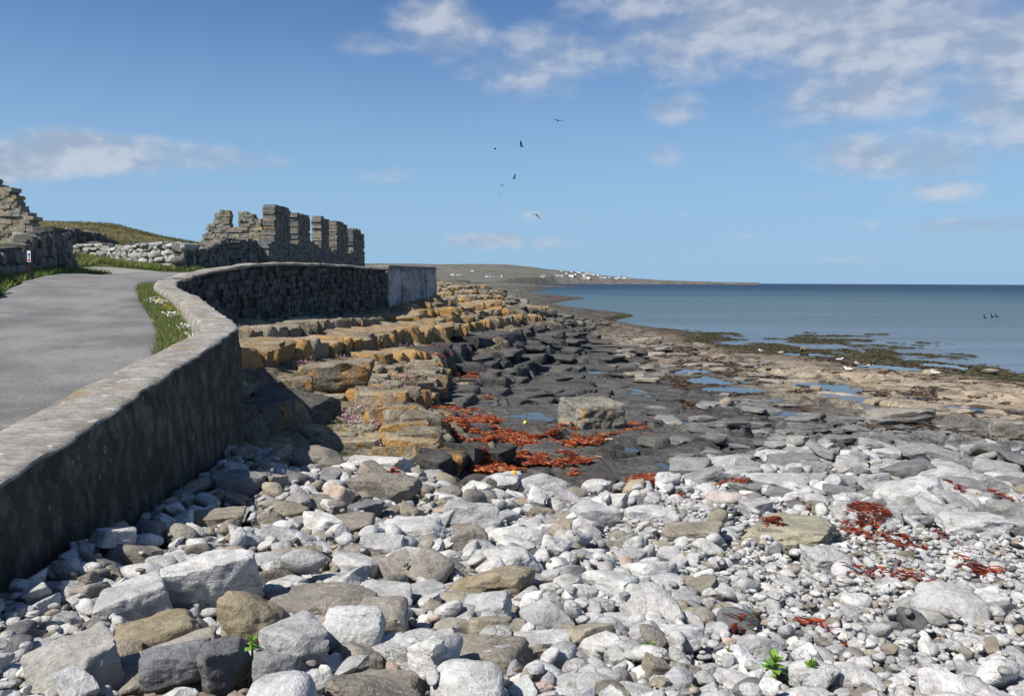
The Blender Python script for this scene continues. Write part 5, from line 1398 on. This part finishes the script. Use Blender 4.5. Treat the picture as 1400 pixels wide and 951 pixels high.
# ------------------------------------------------------------------ boulders out on the platform
def loose(name, u, v, wpx, hpx, col, kind, yaw, label, lich=None, cat='rock', group=None, lod=4, sink=.35):
    if name == 'rock': sink = .72
    """rock standing on the ground at pixel (u, v = its foot)"""
    p = hit([u], [v])[0]; D = p[1]; a = wpx / F * D / 2; c = hpx / F * D / 2 * 1.05; b = a * rs.uniform(.65, .9)
    P, Fc = rock_shape(kind, lod, rs, 0.11); P = P * np.array([a, b, c]); off = rs.uniform(-40, 40, 3)
    P = P + P / np.linalg.norm(P, axis=1)[:, None] * (c * (.10 * fbm(P * (1.2 / c) + off, 4, 3, .6) + .05 * fbm(P * (5 / c) + off, 3, 4)))[:, None]
    o = link(name, mesh_np(name, P, Fc, [M['lichen' if lich is not None else 'stone']], True, None, 42), label=label, cat=cat, group=group)
    Rz, Rt = rot_np(yaw, rs.normal(0, .05), rs.normal(0, .05)); z0 = float(ground(p[0], p[1] + b * .6)[0])
    place(o, (p[0], p[1] + b * .8, z0 + c * (1 - sink)), Rz @ Rt, (1, 1, 1)); o.color = rgba(col, lich if lich is not None else 1); return o
def rock_label(w, kd, noun, where): return f"{'large' if w > 32 else 'small' if w < 20 else 'middling'} {'flat' if kd == 'slab' else 'angular'} {noun} {where}"
big = loose('boulder', 813, 594, 82, 56, (0.20, 0.19, 0.16), 'slab', .35, 'big square boulder with orange-lichened top standing on the dark rock platform', .30, 'boulder', lod=5, sink=.1)
loose('boulder', 1235, 581, 96, 26, (.26, .235, .20), 'slab', -.12, 'long undercut tan slab lying on the rock flats', None, 'boulder')
loose('boulder', 1388, 601, 56, 30, (.25, .225, .19), 'slab', -.3, 'tilted tan block on the flats beyond the long undercut slab', None, 'boulder')
loose('boulder', 455, 545, 110, 44, (.20, .18, .14), 'slab', .1, 'big ochre slab propped over a dark hollow on the orange shelf', .5, 'boulder', sink=-.15)
loose('boulder', 402, 548, 60, 36, (.19, .17, .135), 'ang', .2, 'ochre boulder propping the left end of the big ochre slab', .4, 'boulder')
loose('boulder', 492, 548, 26, 26, (.17, .155, .12), 'ang', .2, 'small ochre stone under the big ochre slab', .4, 'boulder')
for (u, v, w, h, lb) in [(1275, 514, 24, 10, 'round tan boulder at the edge of the dark weed, the widest of the three'), (1358, 512, 22, 8, 'low tan boulder beyond the weed bank toward open water'), (1101, 481, 14, 7, 'small tan boulder on the olive weed flats'), (1069, 484, 9, 5, 'tiny tan boulder on the olive weed flats beside a gull'), (1118, 535, 18, 10, 'tan lump at the edge of the wide tide pool'), (995, 555, 22, 14, 'round grey boulder alone beyond the pools')]:
    loose('boulder', u, v, w, h, (.30, .25, .18), 'round', .1, lb, None, 'boulder', lod=3)
q = pixels_in([(830, 505), (850, 460), (960, 468), (1080, 500), (1060, 530), (960, 520), (900, 530)], 46, rs)
for (u, v) in q:
    w = rs.uniform(12, 40); kd_ = rs.choice(['slab', 'ang']); loose('rock', u, v, w, w * rs.uniform(.16, .30), np.array((.25, .225, .185)) * rs.uniform(.7, 1.15), kd_, rs.normal(0, .4), rock_label(w, kd_, 'tan-grey rock', 'lying on the flats below the dark ledges'), group=rock_label(w, kd_, 'tan-grey rocks', 'lying on the flats below the dark ledges'), lod=3)
q = pixels_in([(880, 560), (1000, 540), (1200, 570), (1400, 600), (1400, 625), (1100, 615), (930, 640)], 80, rs)
for (u, v) in q:
    w = rs.uniform(12, 50); kd_ = rs.choice(['slab', 'ang', 'slab']); loose('rock', u, v, w, w * rs.uniform(.14, .28), np.array((.155, .152, .145)) * rs.uniform(.7, 1.5), kd_, rs.normal(0, .4), rock_label(w, kd_, 'dark grey rock', 'lying between the tide pools and the cobbles'), group=rock_label(w, kd_, 'dark grey rocks', 'lying between the tide pools and the cobbles'), lod=3)
q = pixels_in([(1160, 515), (1400, 525), (1400, 590), (1200, 560)], 36, rs)
for (u, v) in q:
    w = rs.uniform(12, 44); kd_ = 'slab'; loose('rock', u, v, w, w * rs.uniform(.16, .3), np.array((.33, .265, .19)) * rs.uniform(.8, 1.1), 'slab', rs.normal(0, .3), rock_label(w, kd_, 'tan rock', 'lying on the pale flats by the weed beds'), group=rock_label(w, kd_, 'tan rocks', 'lying on the pale flats by the weed beds'), lod=3)

q = pixels_in([(600, 392), (660, 392), (700, 408), (760, 428), (830, 445), (800, 452), (750, 440), (690, 415)], 90, rs)
for (u, v) in q:
    w = rs.uniform(8, 26); kd_ = rs.choice(['slab', 'ang']); loose('rock', u, v, w, w * rs.uniform(.22, .4), np.array((.13, .12, .10)) * rs.uniform(.6, 1.6), kd_, rs.normal(0, .4), rock_label(w, kd_, 'weathered rock', 'on the receding shore beyond the orange ledges'), group=rock_label(w, kd_, 'weathered rocks', 'on the receding shore beyond the orange ledges'), lod=3)
# ------------------------------------------------------------------ wrack, thrift, weeds
def ribbons(name, pts, ln, wd, cols, rng, lift=(0.005, 0.04), curl=0.35, mat='weed', label=None, cat='seaweed'):
    n = len(pts); a = rng.uniform(0, 6.283, n); L = rng.uniform(*ln, n); W = rng.uniform(*wd, n)
    d = np.column_stack([np.cos(a), np.sin(a), np.zeros(n)]); s = np.column_stack([-np.sin(a), np.cos(a), rng.normal(0, .5, n)])
    s /= np.linalg.norm(s, axis=1)[:, None]; b = pts.copy(); b[:, 2] += rng.uniform(*lift, n)
    up = np.array([[0, 0, 1.0]]); rows = []
    bend = rng.normal(0, curl, n)
    for k_, t in enumerate((-.5, -.15, .2, .5)):
        c = b + d * (t * L)[:, None] + s * (bend * L * t * t)[:, None] + up * (L * rng.uniform(-.02, .10, n))[:, None]
        w = (W * (.6, 1, .9, .3)[k_])[:, None]; rows += [c - s * w / 2, c + s * w / 2]
    V = np.stack(rows, 1).reshape(-1, 3); i = np.arange(n) * 8
    Fc = np.vstack([np.column_stack([i + 2 * k_, i + 2 * k_ + 1, i + 2 * k_ + 3, i + 2 * k_ + 2]) for k_ in range(3)])
    c = np.array(cols)[rng.integers(len(cols), size=n)] * rng.uniform(.65, 1.35, (n, 1))
    o = link(name, mesh_np(name, V, Fc, [M[mat]], True, np.repeat(c, 8, 0)), kind='stuff')
    if label: o['label'] = label; o['category'] = cat
    return o
def patch(ells, rng, beach=False, frac=0.5):
    """points in ragged plan patches given by their place on the ground"""
    out = []
    for (u, v, ru, rv, n) in ells:
        p = hit([u], [v])[0]; pa = hit([u], [v + rv])[0]; pb = hit([u], [v - rv])[0]
        rx = ru / F * p[1]; ry = max(.15, min((pb[1] - pa[1]) / 2, 4 * rx + .6)); m_ = int(n * 4.8)
        a = rng.uniform(0, 6.283, m_); r = np.sqrt(rng.uniform(0, 1, m_)) * 1.15
        P = np.column_stack([p[0] + np.cos(a) * r * rx, p[1] + np.sin(a) * r * ry])
        keep = 0.8 * fbm(P * 2.6, 3, 601) + 0.6 * fbm(P * 8, 3, 605) > -0.10 + 0.4 * (r - 0.6)
        P = P[keep][:int(n * 2.8)]; z = ground(P[:, 0], P[:, 1])
        if beach:
            i_ = np.clip(((P[:, 0] - BX0) / CELL).astype(int), 0, len(bx) - 1); j_ = np.clip(((P[:, 1] - BY0) / CELL).astype(int), 0, len(by) - 1); z = np.maximum(z, HB[j_, i_])
        out.append(np.column_stack([P, z]))
    return np.vstack(out)
REDS = [(0.30, 0.046, 0.012), (0.38, 0.075, 0.016), (0.24, 0.032, 0.012), (0.42, 0.12, 0.025), (0.12, 0.020, 0.010), (0.20, 0.05, 0.02), (0.50, 0.26, 0.11)]
rp = patch([(622, 495, 32, 7, 1300), (655, 493, 26, 5, 600), (640, 508, 24, 4, 400), (600, 485, 10, 4, 120), (632, 565, 36, 6, 800), (650, 578, 50, 7, 1000), (690, 596, 60, 8, 1500), (740, 608, 66, 9, 1500), (790, 600, 34, 8, 700), (720, 630, 62, 9, 1500), (680, 640, 34, 6, 700), (770, 632, 44, 6, 600),
    (625, 600, 26, 6, 450), (860, 583, 22, 5, 260), (835, 592, 22, 5, 250), (870, 655, 26, 5, 240), (800, 650, 20, 4, 120), (660, 545, 12, 5, 150), (640, 515, 22, 4, 220), (600, 510, 12, 5, 150), (700, 462, 18, 2, 60), (665, 520, 10, 5, 90)], rs)
rp[:, 2] += .03
ribbons('red_seaweed', rp, (.035, .13), (.010, .030), REDS, rs, (.0, .03), label='drifts of orange-red dried seaweed on the dark rock platform')
rp2 = patch([(1188, 722, 26, 7, 200), (1165, 735, 18, 8, 160), (1240, 755, 44, 8, 240), (1290, 745, 20, 5, 120), (1340, 790, 30, 6, 120), (1375, 825, 22, 5, 100), (1265, 815, 12, 8, 60), (1095, 698, 10, 3, 60), (1060, 740, 16, 3, 60), (1310, 695, 18, 4, 90), (930, 685, 14, 3, 40), (1000, 680, 24, 3, 60), (1120, 880, 30, 4, 14), (1020, 890, 16, 8, 12), (1210, 800, 60, 14, 60), (540, 663, 8, 5, 50), (1370, 700, 16, 6, 60)], rs, True)
ribbons('beach_seaweed', rp2, (.04, .15), (.010, .028), [REDS[0], REDS[2], REDS[4], (.10, .035, .02), (.20, .09, .045)], rs, (.0, .02), label='scraps of red and brown seaweed among the pebbles')
P = np.column_stack([rs.uniform(5, 30, 60000), rs.uniform(20, 62, 60000)]); z = ground(P[:, 0], P[:, 1]); k_ = (fbm(P * 0.28, 4, 111) > .05) & (fbm(P * 1.1, 3, 112) > 0.0) & (z > .12) & (P[:, 0] > 4 + .02 * P[:, 1]) & (P[:, 0] < .66 * P[:, 1])
P = np.column_stack([P, z])[k_][:9000]
ribbons('brown_seaweed', P, (.08, .34), (.03, .09), [(.075, .042, .02), (.055, .032, .016), (.10, .055, .028), (.05, .036, .014)], rs, (.0, .04), label='brown seaweed lying on the rock flats by the pools')
P = np.column_stack([rs.uniform(3, 45, 120000), rs.uniform(36, 130, 120000)]); z = ground(P[:, 0], P[:, 1]); k_ = (z > -.015) & (z < .22) & (P[:, 0] < .68 * P[:, 1]) & (P[:, 0] > 0.1 * P[:, 1])
P = np.column_stack([P, z])[k_][:26000]
ribbons('olive_seaweed', P, (.10, .32), (.03, .09), [(.060, .050, .020), (.080, .062, .024), (.045, .036, .016), (.075, .085, .022)], rs, (.0, .03), label='dark olive seaweed beds in the shallows')
# thrift cushions and turf on the orange shelf
q = np.vstack([pixels_in([(520, 600), (592, 612), (580, 634), (515, 612)], 44, rs), pixels_in([(450, 575), (560, 500), (600, 545), (590, 600), (520, 600)], 80, rs), pixels_in([(380, 490), (520, 480), (560, 470), (570, 490), (430, 520)], 26, rs), pixels_in([(345, 470), (520, 445), (520, 455), (345, 482)], 20, rs)])
th = hit(q[:, 0], q[:, 1], 0.05)
o = specks('pink_thrift', th, 34, .085, (.010, .021), [(.52, .27, .35), (.60, .36, .42), (.46, .20, .30), (.62, .50, .50)], (.05, .16)); o['label'] = 'pink thrift cushions flowering on the orange rock shelf'; o['category'] = 'flowers'
tp_ = np.repeat(th, 60, 0) + np.column_stack([rs.normal(0, .11, (len(th) * 60, 2)), np.zeros(len(th) * 60)]); tp_[:, 2] = ground(tp_[:, 0], tp_[:, 1]) + rs.uniform(0.02, .08, len(tp_))
blades('rock_turf', tp_, (.03, .10), (.010, .022), [(.10, .13, .04), (.13, .13, .055), (.075, .10, .03)], rs, .5, 'short turf and moss between the ochre slabs', cat='turf')
LFM = []
for kx in range(3):
    n_ = 7; V = []; 
    for k_ in range(n_):
        t = k_ / (n_ - 1); w = math.sin(math.pi * min(1, t * .9 + .08)) * .36; zc = .25 * t - .35 * t * t * (1 + .3 * kx)
        V += [(-w, t, zc + .10 * w), (0, t, zc), (w, t, zc + .10 * w)]
    Fl = [(3 * k_ + j, 3 * k_ + j + 1, 3 * k_ + j + 4, 3 * k_ + j + 3) for k_ in range(n_ - 1) for j in (0, 1)]
    cc = np.array([(.16, .30, .035), (.20, .33, .05), (.13, .26, .03)][kx])
    LFM.append(mesh_np('leaf', np.array(V), np.array(Fl), [M['leaf']], True, np.repeat(cc[None], len(V), 0)))
stem_me = None
def seedling(u, v, n, size, label):
    p = hit([u], [v], .06)[0]; i_ = int((p[0] - BX0) / CELL); j_ = int((p[1] - BY0) / CELL)
    z0 = HB[j_, i_] - .03
    t = link('seedling', None, loc=(p[0], p[1], z0), label=label, cat='plant')
    a = np.linspace(0, 6.283, 7)[:-1]; V = np.array([(.006 * math.cos(x) * k_, .006 * math.sin(x) * k_, z) for z, k_ in ((-.06, 1.2), (.03 + size, .5)) for x in a])
    Fs = np.array([(k_, (k_ + 1) % 6, 6 + (k_ + 1) % 6, 6 + k_) for k_ in range(6)])
    link('stem', mesh_np('stem', V, Fs, [M['leaf']], True, np.repeat(np.array([[.14, .2, .05]]), 12, 0)), t)
    for k_ in range(n):
        o = link('leaf', LFM[k_ % 3], t); Rz, Rt = rot_np(k_ * 2.4 + rs.normal(0, .2), .9 - .75 * (1 - k_ / n) + rs.normal(0, .15), 0)
        s_ = size * rs.uniform(.8, 1.2) * (1 - .35 * k_ / n); place(o, (0, 0, .01 + size * 1.0 * k_ / n), Rz @ Rt, (s_, s_, s_))
for (u, v, n, s_, lb) in [(888, 910, 8, .055, 'small green seedling between grey flat boulder and pebbles'), (1058, 938, 14, .075, 'largest green leafy seedling in the pebbles'), (950, 940, 6, .045, 'low green seedling beside the pale blocky stone'), (1108, 949, 8, .055, 'green seedling with narrow upright leaves past the largest seedling'), (996, 914, 5, .035, 'tiny green sprig under the grey wedge-shaped boulder'), (346, 948, 7, .05, 'green sprig in the shade under the dark split boulder')]:
    seedling(u, v, n, s_, lb)

# ------------------------------------------------------------------ small finds on the shore
def lathe(prof, n=14):
    a = np.linspace(0, 6.28318, n + 1)[:-1]; V = np.array([(r * math.cos(x), r * math.sin(x), z) for r, z in prof for x in a]); m_ = len(prof)
    Fc = [(k_ * n + i, k_ * n + (i + 1) % n, (k_ + 1) * n + (i + 1) % n, (k_ + 1) * n + i) for k_ in range(m_ - 1) for i in range(n)]
    return V, np.array(Fc)
p = hit([702], [663], .12)[0]; j_ = int((p[1] - BY0) / CELL); i_ = int((p[0] - BX0) / CELL)
V, Fc = lathe([(.001, .0), (.02, .004), (.034, .012), (.038, .02), (.032, .026), (.022, .024), (.014, .03), (.001, .032)], 18)
o = link('yellow_disc', mesh_np('yellow_disc', V, Fc, [M['yellow']]), loc=(p[0], p[1], HB[j_, i_] + .01), label='small yellow disc lying on pale stones at the rock edge', cat='litter'); o.rotation_euler = (.9, .1, .2)
p = hit([718], [580])[0]; V, Fc = lathe([(.001, -.04), (.024, -.034), (.038, -.012), (.04, .006), (.03, .03), (.012, .04), (.009, .052), (.001, .053)], 16)
link('fishing_float', mesh_np('fishing_float', V, Fc, [M['float']]), loc=(p[0], p[1], p[2] + .035), label='small yellow-green fishing float by a pool on the dark platform', cat='float')
rp_ = hit(np.linspace(770, 838, 16), 604 + 3 * np.sin(np.linspace(0, 5, 16)))
cu = bpy.data.curves.new('rope', 'CURVE'); cu.dimensions = '3D'; cu.bevel_depth = .012; cu.bevel_resolution = 1; sp = cu.splines.new('POLY'); sp.points.add(15)
for k_, pt in enumerate(rp_): sp.points[k_].co = (*pt[:2], pt[2] + .02, 1)
cu.materials.append(M['rope']); tmp = bpy.data.objects.new('t', cu); COL.objects.link(tmp); dg = bpy.context.evaluated_depsgraph_get(); rm_ = bpy.data.meshes.new_from_object(tmp.evaluated_get(dg)); bpy.data.objects.remove(tmp)
link('rope', rm_, label='bleached rope end lying on the platform beside the big square boulder', cat='rope')

# marker post by the field wall
pp = at(43, 391, 20.6); pz = float(rbf_eval(RBF_L, np.array([pp[0]]), np.array([pp[1]]))[0])
mp_ = link('marker_post', None, loc=(pp[0], pp[1], pz), label='short black marker post with white plate beside the roadside wall', cat='post')
topz = at(43, 342, 20.6)[2] - pz
def small_box(name, cx, cy, cz, sx_, sy_, sz_, mat, parent, bev=.006):
    bm = bmesh.new(); bmesh.ops.create_cube(bm, size=1.0); bmesh.ops.scale(bm, vec=(sx_, sy_, sz_), verts=bm.verts); bmesh.ops.bevel(bm, geom=bm.edges[:], offset=bev, segments=2, affect='EDGES')
    me = bpy.data.meshes.new(name); bm.to_mesh(me); bm.free(); me.materials.append(M[mat]); return link(name, me, parent, (cx, cy, cz))
small_box('post', 0, 0, topz / 2 - .1, .10, .10, topz + .2, 'post', mp_)
pl = small_box('plate', 0, -.056, topz - .15, .085, .008, .27, 'plate', mp_, .002)
small_box('blue_mark', 0, -.006, .045, .055, .004, .05, 'blue', pl, .001); small_box('blue_mark', 0.008, -.006, -.02, .035, .004, .03, 'blue', pl, .001); small_box('red_mark', 0, -.006, -.085, .05, .004, .05, 'red', pl, .001)

# ------------------------------------------------------------------ birds
def bird_body(n=10):
    prof = [(-.20, .004), (-.14, .03), (-.05, .055), (.05, .06), (.11, .045), (.145, .034), (.175, .032), (.20, .018), (.215, .006)]
    V = []; 
    for (y, r) in prof:
        for k_ in range(n): V.append((r * math.cos(6.283 * k_ / n), y, r * .9 * math.sin(6.283 * k_ / n) + (.01 if y > .13 else 0)))
    Fc = [(i * n + k_, i * n + (k_ + 1) % n, (i + 1) * n + (k_ + 1) % n, (i + 1) * n + k_) for i in range(len(prof) - 1) for k_ in range(n)]
    return np.array(V), np.array(Fc)
BV, BF = bird_body(); BODY = mesh_np('body', BV, BF, [M['black']])
def wing_mesh(s, up):
    pts = [(0, .07), (.15, .10), (.30, .08), (.46, -.02), (.30, -.06), (.15, -.08), (0, -.08)]
    zz = lambda x: up * x - up * .9 * x * x
    V = [(s * x, y, zz(x) + .008) for x, y in pts] + [(s * x, y, zz(x) - .004) for x, y in pts]; n = len(pts)
    me = bpy.data.meshes.new('wing'); Fc = [tuple(range(n)), tuple(range(2 * n - 1, n - 1, -1))] + [(k_, n + k_, n + (k_ + 1) % n, (k_ + 1) % n) for k_ in range(n)]
    if s < 0: Fc = [f[::-1] for f in Fc]
    me.from_pydata(V, [], Fc); me.materials.append(M['black']); return me
WNG = {(s, k_): wing_mesh(s, up) for s in (-1, 1) for k_, up in enumerate((.25, .9, -.5))}
for (u, v, D, yaw, wk, bank) in [(763, 165, 58, .2, 0, .12), (713, 200, 62, 1.2, 1, .5), (677, 203, 90, 1.4, 2, 0), (703, 244, 66, .9, 1, -.6), (687, 254, 120, .8, 0, .3), (683, 265, 140, .3, 2, .1), (734, 294, 60, .5, 2, .5)]:
    p = at(u, v, D); b = link('bird', None, loc=p, label='dark bird in flight against the blue sky', cat='bird', group='birds flying over the shore'); b.rotation_euler = (.05, bank, yaw); b.scale = (.8, .8, .8)
    link('body', BODY, b)
    for s in (-1, 1): link('wing', WNG[s, wk], b, (s * .03, .01, .02))
def gull(u, v, yaw, dark, label):
    p = hit([u], [v])[0]; g = link('gull', None, loc=(p[0], p[1], max(p[2], 0.0)), label=label, cat='gull'); g.rotation_euler = (0, 0, yaw)
    body = mesh_np('body', BV * np.array([1.3, .95, 1.3]) + np.array([0, 0, .17]), BF, [M['gullwhite']]); link('body', body, g)
    hd = BV * np.array([.75, .35, .75]) + np.array([0, .17, .26]); link('head', mesh_np('head', hd, BF, [M['gullwhite']]), g)
    link('bill', mesh_np('bill', BV * np.array([.18, .18, .18]) + np.array([0, .26, .255]), BF, [M['bill']]), g)
    for s in (-1, 1):
        link('wing', mesh_np('wing', BV * np.array([.45, 1.0, .8]) + np.array([s * .055, -.05, .19]), BF, [M['gullgrey' if dark else 'gullwhite']]), g)
        V, Fc = lathe([(.006, -.03), (.006, .15)], 6); link('leg', mesh_np('leg', V + np.array([s * .03, 0, 0]), Fc, [M['bill']]), g)
for a_ in [(1174, 501, .8, True, 'black-backed gull standing on tan rocks, the one nearest the weed bank'), (1184, 506, -1.2, True, 'black-backed gull standing on tan rocks beside another gull'), (1159, 509, .5, False, 'white gull sitting on tan rock left of the two black-backed gulls'), (1279, 514, 1.4, False, 'white gull standing alone on the pale rock toward the sea'), (1148, 495, -1.5, False, 'white gull at the edge of the weed bank by water'), (1042, 483, 1.2, True, 'gull on the olive weed flats by the tiny tan boulder')]:
    gull(*a_)
for (u, v) in [(1347, 434.5), (1357, 433.5), (1363, 433)]:
    p = atz(u, v, 0.02); b = link('cormorant', None, loc=p, label='dark seabird floating on the open water', cat='bird', group='dark seabirds on the water')
    link('body', mesh_np('body', BV * 2.2 + np.array([0, 0, .05]), BF, [M['black']]), b); link('neck', mesh_np('neck', BV[:, [0, 2, 1]] * np.array([1.2, 1.2, 1.4]) * np.array([1, -1, 1]) + np.array([0, .35, .3]), BF, [M['black']]), b)

# ------------------------------------------------------------------ houses across the sound
rh = np.random.default_rng(9)
def house_meshes(w, d, h, r):
    V = [(-w, -d, -3), (w, -d, -3), (w, d, -3), (-w, d, -3), (-w, -d, h), (w, -d, h), (w, d, h), (-w, d, h), (-w, 0, h + r), (w, 0, h + r)]
    wall = bpy.data.meshes.new('wall'); wall.from_pydata(V, [], [(0, 1, 5, 4), (1, 2, 6, 9, 5), (2, 3, 7, 6), (3, 0, 4, 8, 7)]); wall.materials.append(M['white'])
    e = .4; R = [(-w - e, -d - e, h - .2), (w + e, -d - e, h - .2), (w + e, 0, h + r + .25), (-w - e, 0, h + r + .25), (w + e, d + e, h - .2), (-w - e, d + e, h - .2), (-w - e, -d - e, h), (w + e, -d - e, h)]
    roof = bpy.data.meshes.new('roof'); roof.from_pydata(R[:6], [], [(0, 1, 2, 3), (3, 2, 4, 5)]); roof.materials.append(M['slate'])
    ch = bpy.data.meshes.new('chimney'); c = [(w - 1.4 + a, -.5 + b, z) for z in (h + r - .6, h + r + 1.3) for a, b in ((0, 0), (1.2, 0), (1.2, 1), (0, 1))]
    ch.from_pydata(c, [], [(0, 1, 5, 4), (1, 2, 6, 5), (2, 3, 7, 6), (3, 0, 4, 7), (4, 5, 6, 7)]); ch.materials.append(M['white']); return wall, roof, ch
HM = [house_meshes(*a) for a in ((6, 3.6, 3.2, 2.6), (8, 4, 3.4, 2.6), (6, 4, 5.5, 2.6), (10, 4, 5.8, 2.8))]
HOUSES = [(619, 376, 1), (627, 376, 1), (666, 378.3, 0), (672, 378.5, 1), (688, 378.5, 1), (741, 379, 1), (743, 378, 2), (762, 377.5, 2), (767, 377.5, 1), (781, 378, 3), (784, 378, 1), (783, 370.5, 1), (790, 371, 2), (793, 371, 1), (796, 372, 1), (806, 373.5, 3), (802, 373.2, 1), (788, 376, 0), (798, 376, 1), (800, 378.3, 1), (803, 380.8, 3), (798, 381, 1), (812, 376, 1), (818, 377, 0), (822, 379.5, 1), (826, 380, 1), (835, 380, 0), (843, 381, 1), (848, 380, 2), (853, 380.5, 1), (859, 381, 1), (768, 369, 0), (775, 374.5, 0), (646, 371, 0)]
for (u, v, k_) in HOUSES:
    d = ray([u], [v])[0]; yy = np.linspace(950, 4100, 700); zz = np.array([hill_z(d[0] * y, y) for y in yy]); dif = 5 + d[2] * yy - zz; i_ = int(np.argmax(dif < 0)) if (dif < 0).any() else int(np.argmin(np.abs(dif)))
    Y = yy[i_]; s_ = np.clip(Y / 3300, .35, 1.1)
    h = link('house', None, loc=(d[0] * Y, Y, zz[i_]), label='tiny white house in the village on the far hillside', cat='house', group='white houses on the far hill'); h.rotation_euler = (0, 0, rh.normal(0, .5)); h.scale = (s_, s_, s_)
    w_, r_, c_ = HM[k_]; link('wall', w_, h); ro = link('roof', r_, h); link('chimney', c_, ro)
